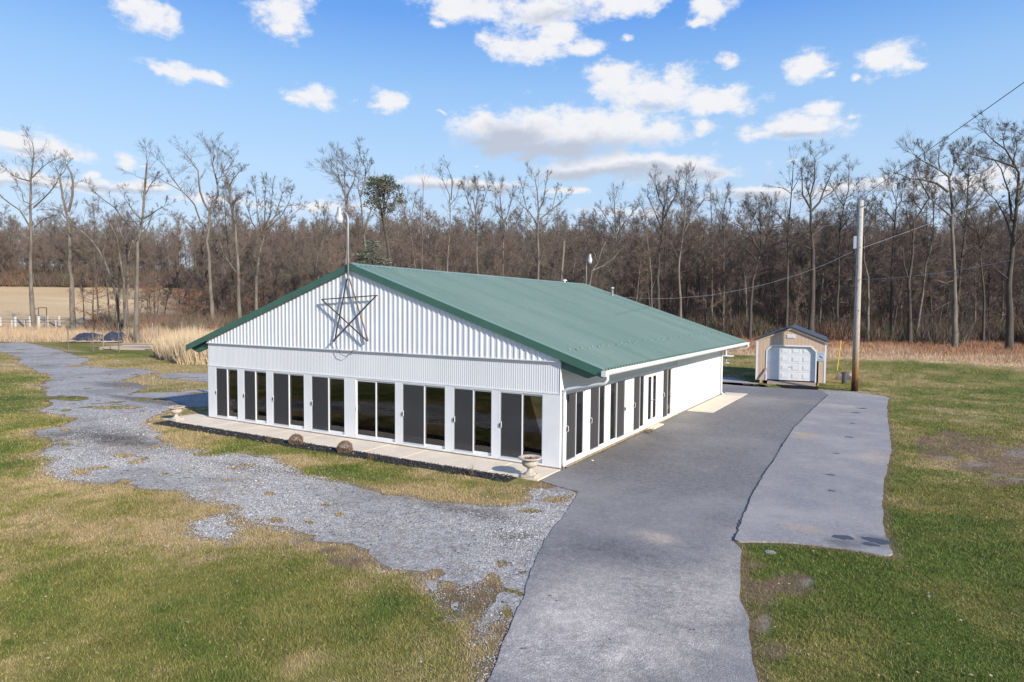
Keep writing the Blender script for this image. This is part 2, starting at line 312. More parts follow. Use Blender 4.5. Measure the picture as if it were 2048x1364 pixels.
MT['gravel'] = speck('gravel', (.43, .405, .37), (.18, .165, .148), (.70, .67, .62), 34, .22, .6, patch=(.17, .155, .135), pamt=.55, zones=[(*gp(205, 872), 2.6, 1.3, (.45, .43, .41), 1), (*gp(300, 890), 2.4, .6, (.5, .48, .46), 1), (*gp(240, 770), 2.6, 1.3, (.5, .48, .46), 1), (*gp(500, 935), 1.6, .5, (.5, .49, .48), 1), (*gp(620, 950), 2.2, .35, (.45, .44, .43), 1), (*gp(1040, 1075), .7, .4, (.5, .48, .46), 1), (*gp(920, 1020), 2.0, .35, (.5, .48, .46), 1), (*gp(290, 800), 4.0, .7, (.5, .47, .44), 1), (*gp(990, 1270), .7, .9, (.6, .5, .4), 1)])
MT['mud'] = speck('dried_mud', (.20, .135, .09), (.13, .09, .06), (.25, .18, .13), 20, 1.5, .4, patch=(.12, .08, .055))
MT['puddle'] = mat('wet_silt', (.17, .15, .14), (.23, .20, .18), 2, rough=.25)
def glass_mat(name, tint, ior, rough=.0, dens=0.0, dcol=(.02, .02, .022)):
    m = bpy.data.materials.new(name); m.use_nodes = True; nt = m.node_tree; N, L = nt.nodes, nt.links; N.remove(N['Principled BSDF']); out = N['Material Output']
    tr = N.new('ShaderNodeBsdfTransparent'); tr.inputs[0].default_value = (*tint, 1); gl = N.new('ShaderNodeBsdfGlossy'); gl.inputs['Roughness'].default_value = rough
    fr = N.new('ShaderNodeFresnel'); fr.inputs[0].default_value = ior; mx = N.new('ShaderNodeMixShader'); L.new(fr.outputs[0], mx.inputs[0]); L.new(tr.outputs[0], mx.inputs[1]); L.new(gl.outputs[0], mx.inputs[2])
    last = mx
    if dens:
        df = N.new('ShaderNodeBsdfDiffuse'); df.inputs[0].default_value = (*dcol, 1); m2 = N.new('ShaderNodeMixShader'); m2.inputs[0].default_value = dens; L.new(mx.outputs[0], m2.inputs[1]); L.new(df.outputs[0], m2.inputs[2]); last = m2
    L.new(last.outputs[0], out.inputs[0]); return m
MT['glass'] = glass_mat('window_glass', (.965, .985, .97), 2.0)
MT['screen'] = glass_mat('insect_screen', (.8, .8, .8), 1.35, .25, .48, (.095, .095, .10))

# ------------------------------------------------------------------ numpy fields
def vnoise(x, y, seed=0):
    xi = np.floor(x).astype(np.int64); yi = np.floor(y).astype(np.int64); fx = x-xi; fy = y-yi
    fx = fx*fx*(3-2*fx); fy = fy*fy*(3-2*fy)
    def h(a, b):
        n = (a*374761393+b*668265263+seed*69069+12345) & 0x7fffffff; n = ((n ^ (n >> 13))*1274126177) & 0x7fffffff; return ((n ^ (n >> 16)) & 0xffff)/65535.0
    return (h(xi, yi)*(1-fx)+h(xi+1, yi)*fx)*(1-fy)+(h(xi, yi+1)*(1-fx)+h(xi+1, yi+1)*fx)*fy
def fbm(x, y, f, seed=0, o=4, g=.55):
    t = 0; a = 1; s = 0
    for i in range(o): t = t+a*vnoise(x*f+17.3*i, y*f-9.1*i, seed+i*7); s += a; a *= g; f *= 2.03
    return t/s
def sdpoly(P, x, y):
    P = np.array(P); d = np.full(x.shape, 1e9); ins = np.zeros(x.shape, bool); n = len(P)
    for i in range(n):
        ax, ay = P[i]; bx, by = P[(i+1) % n]; ex, ey = bx-ax, by-ay
        t = np.clip(((x-ax)*ex+(y-ay)*ey)/(ex*ex+ey*ey+1e-12), 0, 1); d = np.minimum(d, np.hypot(x-ax-t*ex, y-ay-t*ey))
        c = ((ay > y) != (by > y)) & (x < (bx-ax)*(y-ay)/(by-ay+1e-12)+ax); ins ^= c
    return np.where(ins, d, -d)
PX = lambda L: [gp(*q) for q in L]
GR_MAIN = PX([(-90,679),(0,683),(60,690),(123,702),(181,719),(158,729),(222,738),(267,736),(314,743),(296,747),(230,762),(267,766),(296,773),(261,787),(308,785),(350,783),(417,779),(430,779),(430,812),(370,814),(345,817),(320,828),(300,836),(283,848),(300,858),(312,868),(322,880),(335,893),(390,903),(393,913),(440,912),(489,907),(547,920),(582,944),(633,958),(684,968),(780,990),(900,1011),(968,1013),(1023,1018),(1045,1008),(1060,1000),(1075,975),(1110,972),(1165,985),(1300,1000),(1250,1100),(1150,1250),(1100,1364),(975,1364),(960,1300),(940,1250),(900,1200),(850,1160),(790,1140),(740,1125),(720,1100),(698,1081),(678,1083),(616,1081),(613,1067),(582,1054),(513,1050),(496,1040),(472,1016),(411,1006),(376,985),(308,978),(240,968),(154,965),(113,954),(100,930),(120,915),(87,907),(115,890),(70,862),(125,852),(150,838),(137,831),(95,825),(85,818),(110,811),(95,790),(90,780),(100,776),(81,771),(100,762),(103,750),(80,745),(47,729),(30,727),(45,720),(35,714),(0,703),(-90,692)])
GR_B = PX([(310,750),(360,746),(417,747),(440,748),(440,764),(417,764),(380,760),(330,757)])
GR_I = PX([(390,1045),(440,1035),(480,1055),(480,1080),(445,1085),(410,1068)])
GR_T = PX([(1636,779),(1700,783),(1776,793),(1776,800),(1655,795)])
GR_S = PX([(1438,752),(1475,757),(1505,765),(1545,776),(1440,776)])
HOLES = [(1115,1000,30,7),(1060,1022,26,5),(985,1170,22,26),(950,1215,30,34),(1000,1262,24,26),(900,1180,25,16),(1040,1190,10,6),(960,1300,22,25),(550,1040,22,6),(330,948,12,3),(250,962,15,4),(455,961,12,3),(540,988,12,4),(650,1010,10,4),(678,1029,10,5),(620,1045,12,4),(965,1190,28,28),(1012,1230,16,20),(930,1250,28,25),(1045,1145,5,4),(1027,1182,12,5),(905,1195,18,12),(985,1290,22,25),(160,945,22,8),(130,860,10,3),(130,888,14,4),(145,797,34,5),(250,912,26,5),(270,925,20,4),(200,935,24,4),(310,895,14,3),(360,897,16,3),(250,775,16,2),(300,800,40,2.5),(220,815,60,3),(150,732,16,2)]
def ell(x, y, lst):
    best = np.full(x.shape, -9.0)
    for (px, py, rx, ry) in lst:
        c = gp(px, py); a = gp(px+rx, py); b = gp(px, py+ry); c = np.array(c); A = np.array(a)-c; B = np.array(b)-c
        det = A[0]*B[1]-A[1]*B[0]; dx, dy = x-c[0], y-c[1]
        u = (dx*B[1]-dy*B[0])/det; v = (A[0]*dy-A[1]*dx)/det; best = np.maximum(best, 1-np.hypot(u, v))
    return best
def gravel_f(x, y):
    g = np.maximum.reduce([sdpoly(P, x, y) for P in (GR_MAIN, GR_B, GR_I, GR_T, GR_S)])
    g = g+(fbm(x, y, 1.6, 3, 5, .7)-.5)*.75
    h = ell(x, y, HOLES)+(fbm(x, y, 3.0, 9, 4, .7)-.5)*.9
    n = (fbm(x, y, .9, 21, 5, .65)-.70)*4
    return np.minimum(np.minimum(g, -h*.5), -n*.5+0)
SEAM = [(1657,790),(1620,824),(1585,860),(1562,895),(1545,925),(1518,965),(1500,1000),(1482,1042),(1467,1085)]
AS = PX([(1080,963),(1118,944),(1200,908),(1374,823),(1441,790),(1441,768),(1470,771),(1545,776),(1640,780)]+SEAM+[(1480,1100),(1481,1160),(1480,1200),(1498,1240),(1500,1290),(1518,1364),(1530,1450),(1545,1700),(800,1700),(930,1450),(975,1364),(1010,1282),(1045,1200),(1066,1135),(1090,1080),(1128,1032),(1158,985),(1120,975)])
OL = PX(SEAM[::-1]+[(1700,793),(1775,797),(1774,830),(1783,900),(1768,960),(1764,1000),(1765,1040),(1775,1085),(1788,1115),(1740,1108),(1680,1098),(1600,1088),(1530,1085)])
def asph_f(x, y): return sdpoly(AS, x, y)+(fbm(x, y, 2.2, 31, 4, .6)-.5)*.10
def old_f(x, y): return np.maximum(sdpoly(OL, x, y)+(fbm(x, y, 2.2, 33, 4, .6)-.5)*.10, -99)
MUD = [(965,1195,45,55),(1010,1270,28,50),(905,1190,40,28),(560,1052,40,14),(440,1030,30,8),(1930,890,75,26),(2010,930,80,36),(1860,880,30,14),(1490,1150,10,30),(1530,1190,26,40),(1590,1165,50,24),(1500,1290,14,50),(1880,905,45,14),(1960,930,60,18),(2040,915,60,25),(2010,965,50,10),(1900,870,40,10),(1850,885,20,8),(2100,900,80,30),
       (1520,1240,14,45),(1510,1130,20,12),(1560,1165,35,18),(1600,1160,20,12),(1505,1180,12,30),(1550,1300,22,20),
       (700,1125,45,16),(660,1100,25,10),(725,1095,14,10)]
DRYE = [(470,1050,120,50),(640,1080,70,26),(1110,1000,70,26),(880,1150,70,45),(780,1130,60,25),(950,1010,120,14),(620,920,120,14),(330,880,40,16)]
SILT = [(1890,915,28,5),(1960,928,40,6),(2040,905,30,12),(1990,950,15,4),(2040,960,25,4),(1530,1240,10,30),(1612,1165,14,10)]
def lawn_col(x, y):
    """colour of the ground itself; returns rgb and bareness"""
    dg = gravel_f(x, y); s = depth_xy(x, y)
    n1 = fbm(x, y, .12, 41, 4); n2 = fbm(x, y, .55, 43, 4, .6); n3 = fbm(x, y, 2.4, 47, 3)
    right = x > 4.5
    dry = .335+(n1-.5)*1.9+np.clip(ell(x, y, DRYE)*2, 0, .55)+(n2-.5)*1.5+(n3-.5)*.7
    dry = dry+np.where((dg > -1.2), (1.2+dg)*.42, 0)+np.interp(s, [8, 20, 40, 60], [-.06, .02, .24, .36])
    dry = np.where((y < -.9) & (y > -3.6) & (x < 0) & (x > -18), dry+.05, dry)
    dry = np.clip(dry, 0, 1)
    g = np.array([.088, .118, .022]); m = np.array([.178, .165, .044]); d = np.array([.33, .245, .12])
    k = dry[..., None]; c = np.where(k < .5, g+(m-g)*(k*2), m+(d-m)*(k*2-1))
    c = c*(.82+.36*fbm(x, y, 1.3, 51, 4)[..., None])
    mud = ell(x, y, MUD)+(fbm(x, y, 1.9, 53, 5, .8)-.5)*2.0; bare = np.clip(mud*2.6+.1, 0, 1)*(.6+.4*fbm(x, y, 5, 59, 3))
    silt = ell(x, y, SILT)+(fbm(x, y, 2.5, 57, 5, .75)-.5)*2.2; sl = np.clip(silt*2.2, 0, .85)
    edge = np.clip((dg+.25)/.25, 0, 1)*.7; edge2 = np.clip((np.maximum(asph_f(x, y), old_f(x, y))+.22)/.22, 0, 1)*.8
    soil = np.array([.17, .112, .074]); pink = np.array([.25, .20, .165])
    b = np.maximum(bare, np.maximum(edge, edge2))
    c = c+(soil-c)*b[..., None]; c = c+(pink-c)*sl[..., None]
    # far rough vegetation, field and woodland floor
    straw = np.array([.62, .44, .25]); litter = np.array([.15, .095, .062]); rusty = np.array([.33, .185, .105])
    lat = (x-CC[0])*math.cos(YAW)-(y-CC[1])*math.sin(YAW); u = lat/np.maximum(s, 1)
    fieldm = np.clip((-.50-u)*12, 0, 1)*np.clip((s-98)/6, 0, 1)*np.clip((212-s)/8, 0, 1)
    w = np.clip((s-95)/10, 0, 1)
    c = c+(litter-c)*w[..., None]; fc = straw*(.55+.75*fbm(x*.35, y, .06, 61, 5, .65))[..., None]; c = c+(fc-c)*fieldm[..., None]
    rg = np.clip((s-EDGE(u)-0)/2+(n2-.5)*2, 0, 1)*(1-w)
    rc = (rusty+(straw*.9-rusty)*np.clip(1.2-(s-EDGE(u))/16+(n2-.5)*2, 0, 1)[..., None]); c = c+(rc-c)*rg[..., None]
    return c, np.maximum(b, sl), rg
def EDGE(u): return np.interp(u, [-.85, -.66, -.45, -.3, 0, .3, .55, .8], [84, 76, 72, 66, 66, 66, 61, 54])

# ------------------------------------------------------------------ ground sheets
def axis(lo, hi, st, far):
    a = list(np.arange(lo, hi+1e-6, st)); d = st; x = hi
    while x < far: d *= 1.13; x += d; a.append(x)
    d = st; x = lo; b = []
    while x > -far: d *= 1.13; x -= d; b.append(x)
    return np.array(b[::-1]+a)
xs = axis(-26, 16, .16, 1500); ys = axis(-13, 26, .16, 1500)
X, Y = np.meshgrid(xs, ys); x_, y_ = X.ravel(), Y.ravel()
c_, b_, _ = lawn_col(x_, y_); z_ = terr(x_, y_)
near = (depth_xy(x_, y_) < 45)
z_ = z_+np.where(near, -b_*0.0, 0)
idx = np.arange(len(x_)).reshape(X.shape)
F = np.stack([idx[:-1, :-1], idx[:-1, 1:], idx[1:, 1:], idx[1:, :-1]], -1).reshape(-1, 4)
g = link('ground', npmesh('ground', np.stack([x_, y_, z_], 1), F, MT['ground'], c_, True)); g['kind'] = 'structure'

def contour(name, f, box, st, z, m, top=True, thick=0.0):
    """sheet where f > 0 over box, marching the edge cells"""
    x0, x1, y0, y1 = box; ax = np.arange(x0, x1+st, st); ay = np.arange(y0, y1+st, st); X, Y = np.meshgrid(ax, ay); V = f(X.ravel(), Y.ravel()).reshape(X.shape)
    ins = V > 0; full = ins[:-1, :-1] & ins[1:, :-1] & ins[:-1, 1:] & ins[1:, 1:]; anyi = ins[:-1, :-1] | ins[1:, :-1] | ins[:-1, 1:] | ins[1:, 1:]
    mb = MB(); vid = {}
    def vi(key, p):
        if key not in vid: vid[key] = len(mb.v); mb.v.append((p[0], p[1], z+float(terr(p[0], p[1]))-GZ))
        return vid[key]
    # merge runs of full cells along x
    for j in range(full.shape[0]):
        row = full[j]; i = 0; n = len(row)
        while i < n:
            if row[i]:
                k = i
                while k < n and row[k] and k-i < 8: k += 1
                mb.f.append(tuple(vi((q, j), (ax[q], ay[j])) for q in range(i, k+1))+tuple(vi((q, j+1), (ax[q], ay[j+1])) for q in range(k, i-1, -1))); i = k
            else: i += 1
    J, I = np.nonzero(anyi & ~full); edges = []
    for j, i in zip(J.tolist(), I.tolist()):
        cs = [(i, j), (i+1, j), (i+1, j+1), (i, j+1)]; out = []; cuts = []
        for a in range(4):
            p, q = cs[a], cs[(a+1) % 4]; vp, vq = V[p[1], p[0]], V[q[1], q[0]]
            if vp > 0: out.append(vi(p, (ax[p[0]], ay[p[1]])))
            if (vp > 0) != (vq > 0):
                t = vp/(vp-vq); key = (min(p, q), max(p, q)); v = vi(key, (ax[p[0]]+(ax[q[0]]-ax[p[0]])*t, ay[p[1]]+(ay[q[1]]-ay[p[1]])*t)); out.append(v); cuts.append(v)
        if len(out) >= 3: mb.f.append(tuple(out))
        if len(cuts) == 2: edges.append(cuts)
    if thick:
        low = {}
        for a, b in edges:
            for q in (a, b):
                if q not in low: low[q] = len(mb.v); p = mb.v[q]; mb.v.append((p[0], p[1], z-thick))
            mb.f.append((a, b, low[b], low[a]))
    return tag(mb.build(name, m), kind='structure')
contour('gravel_drive', gravel_f, (-96, 3.5, -11, 26), .15, GZ+.006, MT['gravel'])
contour('gravel_strip', lambda x, y: np.where((y > 21), gravel_f(x, y), -1), (-4, 9, 21, 30), .12, GZ+.006, MT['gravel'])
contour('asphalt_driveway', asph_f, (-1, 7.5, -13, 29), .16, GZ+.022, MT['asphalt'], thick=.03)
contour('old_asphalt_lane', old_f, (4, 9, -4, 27), .16, GZ+.030, MT['oldasphalt'], thick=.035)
mb = MB()
for a, b in zip(SEAM[:-1], SEAM[1:]):
    pa, pb = Vector((*gp(*a), GZ+.031)), Vector((*gp(*b), GZ+.031)); n = 6
    for k in range(n):
        p, q = pa.lerp(pb, k/n), pa.lerp(pb, (k+1)/n); o1 = Vector((random.uniform(-.04, .04), random.uniform(-.03, .03), 0)); p = p+o1; mb.bar(p, q, random.uniform(.012, .03), .006)
mb.build('asphalt_joint', MT['black'], kind='structure')
def f_mulch(x, y): return np.minimum(np.minimum(y+2.02-(x+16)*.004+(fbm(x, y, 2, 71)-.5)*.25, -1.30-y), np.minimum(x+16.7, -.55-x))
contour('mulch_bed', f_mulch, (-17, 0, -2.4, -1.2), .06, GZ+.016, MT['mulch'])

# walkway slabs along the front and the pad at the rear right
wk = empty('walkway', (0, 0, 0), kind='structure')
N_S = 11; x = -17.3; wid = (17.36)/N_S
for k in range(N_S):
    x0 = -17.3+k*wid; x1 = x0+wid-.012; y1 = -.035 if x0 > -16.6 else .25; yf = -1.20 if k == 0 else -1.36
    if k == 1: pass
    MB().prism([(x0, yf, GZ-.02), (x1, -1.38, GZ-.02), (x1, y1, GZ-.02), (x0, y1, GZ-.02)], (0, 0, .055+random.uniform(-.003, .003))).build('slab', MT['conc'], wk, bevel=.006)
pad = empty('concrete_pad', (0, 0, 0), kind='structure')
for k in range(4):
    y0 = 12.75+k*1.95+(.0); y1 = y0+1.935
    MB().prism([(.06, y0, GZ), (1.2, y0+.1, GZ), (1.2, y1+.1 if k < 3 else y1+.05, GZ), (.06, y1, GZ)], (0, 0, .040)).build('slab', MT['conc'], pad, bevel=.005)

# ------------------------------------------------------------------ the pavilion
W, LEN, E_, ZE, ZR = 16.04, 19.35, 1.33, 2.85, 5.98
SL = (ZR-ZE)/(W/2+E_)
def roofz(x): return ZR-abs(x+W/2)*SL
pav = empty('pavilion', (-W/2, LEN/2, 0), label='white metal-sided pavilion with green ribbed roof and walls of sliding glass doors', cat='building')
pav.location = (0, 0, 0)
def corr(prof, pitch, a0, a1):
    """profile points (a, depth) from a0 to a1; prof in fractions"""
    out = []; k = 0
    while True:
        for fa, d in prof:
            a = a0+(k+fa)*pitch
            if a > a1: out.append((a1, d)); return out
            out.append((a, d))
        k += 1
# gable panels (deep ribs)
pr = [(0, 0), (.34, 0), (.56, .018), (.78, .018)]
npan = 20
for k in range(npan):
    a0 = -W+k*W/npan; a1 = a0+W/npan
    pts = corr(pr, W/npan/4, a0, a1-.0001); mb = MB()
    for i in range(len(pts)-1):
        (xa, da), (xb, db) = pts[i], pts[i+1]; mb.poly([(xa, -.035-da, 3.045), (xb, -.035-db, 3.045), (xb, -.035-db, roofz(xb)-.12), (xa, -.035-da, roofz(xa)-.12)])
    mb.build('gable_panel', MT['white'], pav)
mb = MB().box(-W-.01, .01, -.075, -.028, 3.015, 3.043); mb.build('gable_flashing', MT['white_side'], pav)
# rear gable, plain
mb = MB(); mb.poly([(-W, LEN, -.05), (0, LEN, -.05), (0, LEN, roofz(0)-.1), (-W/2, LEN, ZR-.1), (-W, LEN, roofz(-W)-.1)]); mb.build('rear_wall', MT['white_side'], pav)
prs = [(0, 0), (.34, 0), (.46, .005), (.62, .005), (.74, 0)]
def ribbed(name, a0, a1, z0, z1, side, off, m=MT['white_side'], pitch=.0762):
    pts = corr(prs, pitch, a0, a1); mb = MB()
    for i in range(len(pts)-1):
        (a, da), (b, db) = pts[i], pts[i+1]
        zt = (lambda q: z1) if not callable(z1) else z1
        if side == 'F': P = [(a, -off-da, z0), (b, -off-db, z0), (b, -off-db, zt(b)), (a, -off-da, zt(a))]
        elif side == 'R': P = [(off+da, a, z0), (off+db, b, z0), (off+db, b, zt(b)), (off+da, a, zt(a))]
        else: P = [(-W-off-da, a, z0), (-W-off-da, a, zt(a)), (-W-off-db, b, zt(b)), (-W-off-db, b, z0)]
        mb.poly(P)
    return mb.build(name, m, pav)
ribbed('front_siding', -W, 0, 2.125, 3.03, 'F', .002)
ribbed('side_siding', 0, 11.2, 2.16, roofz(0)-.05, 'R', .002)
ribbed('rear_siding', 11.25, LEN-.02, 0.0, roofz(0)-.05, 'R', .004, pitch=.30)
ribbed('left_siding', 0, LEN, 2.125, roofz(0)-.05, 'L', .002)
MB().box(-W-.03, .03, -.035, .02, 2.095, 2.123).build('header_trim', MT['frame'], pav)
MB().box(-.0, .028, .03, 11.2, 2.135, 2.158).build('header_trim', MT['frame'], pav)
MB().box(-W-.035, 0.035, -.03, .14, GZ-.03, .0).build('foundation', MT['concbase'], pav)
MB().box(-.10, .035, .142, LEN, GZ-.03, .0).build('foundation', MT['concbase'], pav)
MB().box(-W-.035, -W+.1, .142, LEN, GZ-.03, .0).build('foundation', MT['concbase'], pav)
MB().box(-.005, .05, 11.2, 11.32, 0, 3.2).build('corner_trim', MT['frame'], pav)
MB().box(-.02, .03, LEN-.06, LEN+.03, 0, 3.2).build('corner_trim', MT['frame'], pav)
MB().box(-.06, .018, -.02, .06, 0, 2.095).build('corner_trim', MT['frame'], pav)
MB().box(.002, .016, -.02, .05, 2.125, 3.05).build('corner_trim', MT['frame'], pav)
MB().box(.035, .055, 12.3, LEN-.1, 2.42, 2.46).build('conduit', MT['galv'], pav)

ZD = 2.095
def place(mb, side):
    if side == 'F': return mb
    out = []
    for (x, y, z) in mb.v:
        if side == 'R': out.append((-y, x, z))
        else: out.append((-W+y, -x, z))
    mb.v = out; return mb
def slider(a, mid, b, side='F', scr='L', curtain=False, blackh=True, white=True, zt=ZD):
    """sliding door unit in wall coordinates: x along the wall, y into the building"""
    g = .001; fw = .045; fy = -.024 if side == 'F' else -.012; mb = MB()
    mb.box(a+g, a+fw, fy, .10, .0, zt-.002); mb.box(b-fw, b-g, fy, .10, .0, zt-.002); mb.box(a+fw, b-fw, fy, .10, zt-.045, zt-.002); mb.box(a+fw, b-fw, fy-.008, .10, .0, .055)
    fr = place(mb, side).build('sliding_door', MT['frame'], pav)
    for side_i, (p, q) in enumerate(((a+fw+.002, mid+.03), (mid-.03, b-fw-.002))):
        y0, y1 = (.004, .026) if side_i == 0 else (.030, .052)
        if scr == 'R': y0, y1 = (.030, .052) if side_i == 0 else (.004, .026)
        st = .045; mb = MB(); z0, z1 = .058, zt-.052
        mb.box(p, p+st, y0, y1, z0, z1); mb.box(q-st, q, y0, y1, z0, z1); mb.box(p+st, q-st, y0, y1, z0, z0+.075); mb.box(p+st, q-st, y0, y1, z1-.055, z1)
        place(mb, side).build('sash', MT['frame'], fr)
        mb = MB().box(p+st, q-st, (y0+y1)/2-.003, (y0+y1)/2+.003, z0+.075, z1-.055); place(mb, side).build('glass_pane', MT['glass'], fr)
        if (scr == 'L' and side_i == 0) or (scr == 'R' and side_i == 1):
            mb = MB(); s0, s1 = (-.018, -.003) if side == 'F' else (-.010, -.001); e = .028
            mb.box(p, p+e, s0, s1, z0, z1); mb.box(q-e, q, s0, s1, z0, z1); mb.box(p+e, q-e, s0, s1, z0, z0+e+.02); mb.box(p+e, q-e, s0, s1, z1-e, z1)
            place(mb, side).build('screen_frame', MT['screenframe'] if side == 'F' else MT['frame'], fr)
            mb = MB().poly([(p+e, -.006, z0+e+.02), (q-e, -.006, z0+e+.02), (q-e, -.006, z1-e), (p+e, -.006, z1-e)]); place(mb, side).build('insect_screen', MT['screen'], fr)
            hx = p+.0 if side_i == 0 else q-.03
            place(MB().box(hx, hx+.032, -.05, -.023, .98, 1.09), side).build('latch', MT['black'], fr)
    if scr in ('L', 'N'):
        hx = a+fw+.055; mb = MB().tube([(hx, -.012, 1.14), (hx+.02, -.05, 1.12), (hx+.02, -.05, .98), (hx, -.012, .96)], .009, 6)
        place(mb, side).build('handle', MT['frame'], fr)
    if curtain:
        mb = MB(); q0, q1 = (mid+(b-mid)*.35, b+.16); n = 7
        for k in range(n): xa = q0+(q1-q0)*k/n; mb.box(xa, xa+(q1-q0)/n*.72, .105+.012*(k % 2), .111+.012*(k % 2), .08, zt-.08)
        place(mb, side).build('vertical_blind', MT['curtain'], fr)
    return fr
FD = [(-15.59, -14.85, -14.13), (-13.85, -13.14, -12.43), (-12.16, -11.25, -10.37), (-10.08, -9.19, -8.34), (-7.88, -6.95, -6.03), (-5.82, -4.88, -3.98), (-3.75, -2.98, -2.24), (-2.04, -1.25, -.5)]
for k, (a, m_, b) in enumerate(FD): slider(a, m_, b, 'F', 'N' if k == 4 else 'L')
edges = [-W]+[v for d in FD for v in (d[0], d[2])]+[-.06]
for k in range(0, len(edges), 2): MB().box(edges[k]+.0005, edges[k+1]-.0005, -.022, .11, .0, ZD-.001).build('post', MT['frame'], pav)
SDR = [(.34, 1.05, 1.75, 'L', 1), (2.03, 2.79, 3.44, 'L', 1), (3.7, 4.35, 5.13, 'R', 0), (5.9, 6.61, 7.25, 'L', 1), (9.32, 9.98, 10.65, 'L', 1)]
for a, m_, b, s_, c in SDR: slider(a, m_, b, 'R', s_, bool(c), zt=2.133)
for a, b in ((.061, .34), (1.75, 2.03), (3.44, 3.7), (5.13, 5.9), (7.25, 7.42), (8.66, 9.32), (10.65, 11.199)):
    place(MB().box(a+.0005, b-.0005, -.011, .10, .0, 2.132), 'R').build('post', MT['frame'], pav)
# french doors
mb = MB(); a, b = 7.42, 8.66; mb.box(a+.001, a+.05, -.012, .10, 0, 2.13); mb.box(b-.05, b-.001, -.012, .10, 0, 2.13); mb.box(a+.05, b-.05, -.012, .10, 2.08, 2.13); mb.box(a+.05, b-.05, -.02, .10, 0, .03)
fd = place(mb, 'R').build('french_door', MT['frame'], pav)
for p, q, hx in ((a+.052, (a+b)/2-.003, 1), ((a+b)/2+.003, b-.052, 0)):
    mb = MB(); mb.box(p, p+.10, 0, .03, .032, 2.075); mb.box(q-.10, q, 0, .03, .032, 2.075); mb.box(p+.10, q-.10, 0, .03, .032, .28); mb.box(p+.10, q-.10, 0, .03, 1.93, 2.075)
    place(mb, 'R').build('door_leaf', MT['frame'], fd); place(MB().box(p+.10, q-.10, .008, .014, .28, 1.93), 'R').build('glass_pane', MT['glass'], fd)
    xh = q-.06 if hx else p+.06
    place(MB().tube([(xh, 0, 1.0), (xh, -.05, 1.0), (xh-.09 if hx else xh+.09, -.05, 1.0)], .012, 6), 'R').build('handle', MT['galv'], fd)
MB().box(.036, .28, 7.4, 8.7, GZ, -.01).build('door_step', MT['conc'], pav)
# left wall, glazed too
yy = .3
while yy < 18.5:
    slider(-(yy+1.75), -(yy+.87), -yy, 'L', '0'); place(MB().box(-(yy+2.099), -(yy+1.751), -.02, .11, 0, ZD-.001), 'L').build('post', MT['frame'], pav); yy += 2.1
place(MB().box(-.299, -.001, -.02, .11, 0, ZD-.001), 'L').build('post', MT['frame'], pav)

# roof slopes with real ribs
prr = [(0, 0), (.46, 0), (.53, .058), (.80, .058), (.88, 0)]
Y0, Y1 = -.08, LEN+.02
for sgn, xe in ((1, E_), (-1, -W-E_)):
    npn = 21; wp = (Y1-Y0)/npn
    for k in range(npn):
        pts = corr(prr, wp/4.0001, Y0+k*wp, Y0+(k+1)*wp); mb = MB(); zr_ = ZR-.0
        for i in range(len(pts)-1):
            (a, da), (b, db) = pts[i], pts[i+1]
            q = [(-W/2, a, ZR+da), (xe, a, ZE+da), (xe, b, ZE+db), (-W/2, b, ZR+db)]
            mb.poly(q if sgn > 0 else q[::-1])
        mb.build('roof_panel', MT['roof2' if k % 3 == 1 else 'roof'], pav)
    mb = MB(); q = [(-W/2, Y0, ZR-.03), (xe, Y0, ZE-.03), (xe, Y1, ZE-.03), (-W/2, Y1, ZR-.03)]; mb.poly(q[::-1] if sgn > 0 else q); mb.build('roof_underside', MT['soffit'], pav)
    # rake trim front and back
    for yf, yb in ((-.125, -.082), (LEN+.022, LEN+.065)):
        mb = MB(); t = .235; xm = -W/2
        mb.prism([(xm, yf, ZR+.04), (xe, yf, ZE+.04), (xe, yf, ZE+.04-t), (xm, yf, ZR+.04-t)], (0, yb-yf, 0)); mb.build('rake_trim', MT['trim'], pav)
    mb = MB(); mb.prism([(-W/2, -.081, ZR+.028), (xe, -.081, ZE+.028), (xe, .10, ZE+.028), (-W/2, .10, ZR+.028)], (0, 0, .012)); mb.build('rake_flashing', MT['roof'], pav)
    # rafters under the eaves
    for k in range(9):
        yb = .06+k*2.39; xw = 0 if sgn > 0 else -W; xo = xe-(.14 if sgn > 0 else -.14)
        z1, z2 = roofz(xw)-.035, roofz(xo)-.035
        xm2 = xw+sgn*.80; mb = MB().prism([(xw, yb, z1), (xo, yb, z2), (xo, yb, z2-.14), (xm2, yb, roofz(xm2)-.43), (xw, yb, z1-.42)], (0, .10, 0)); mb.build('rafter', MT['trim'] if k == 0 else MT['soffit'], pav)
    xw = 0 if sgn > 0 else -W
    for dx in (.35, .85):
        mb = MB().box(*sorted((xw+sgn*dx, xw+sgn*(dx+.05))), 0.2, LEN-.1, roofz(xw+sgn*dx)-.075, roofz(xw+sgn*dx)-.04); mb.build('purlin', MT['soffit'], pav)
mb = MB()
for sgn in (1, -1): q = [(-W/2, Y0-.04, ZR+.055), (-W/2+sgn*.22, Y0-.04, ZR+.055-.22*SL), (-W/2+sgn*.22, Y1+.04, ZR+.055-.22*SL), (-W/2, Y1+.04, ZR+.055)]; mb.poly(q if sgn > 0 else q[::-1])
mb.build('ridge_cap', MT['roof'], pav)
# snow guards
sg = MB(); sg.prism([(0, 0, 0), (.09, 0, 0), (.05, 0, .06), (.02, 0, .06)], (0, .07, 0)); sgm = sg.mesh('snow_guard', MT['roof'])
for k in range(47):
    xg = -.05+(.06 if k % 2 else 0); link('snow_guard', sgm, pav, (xg, .55+k*.40, roofz(xg)+.012))
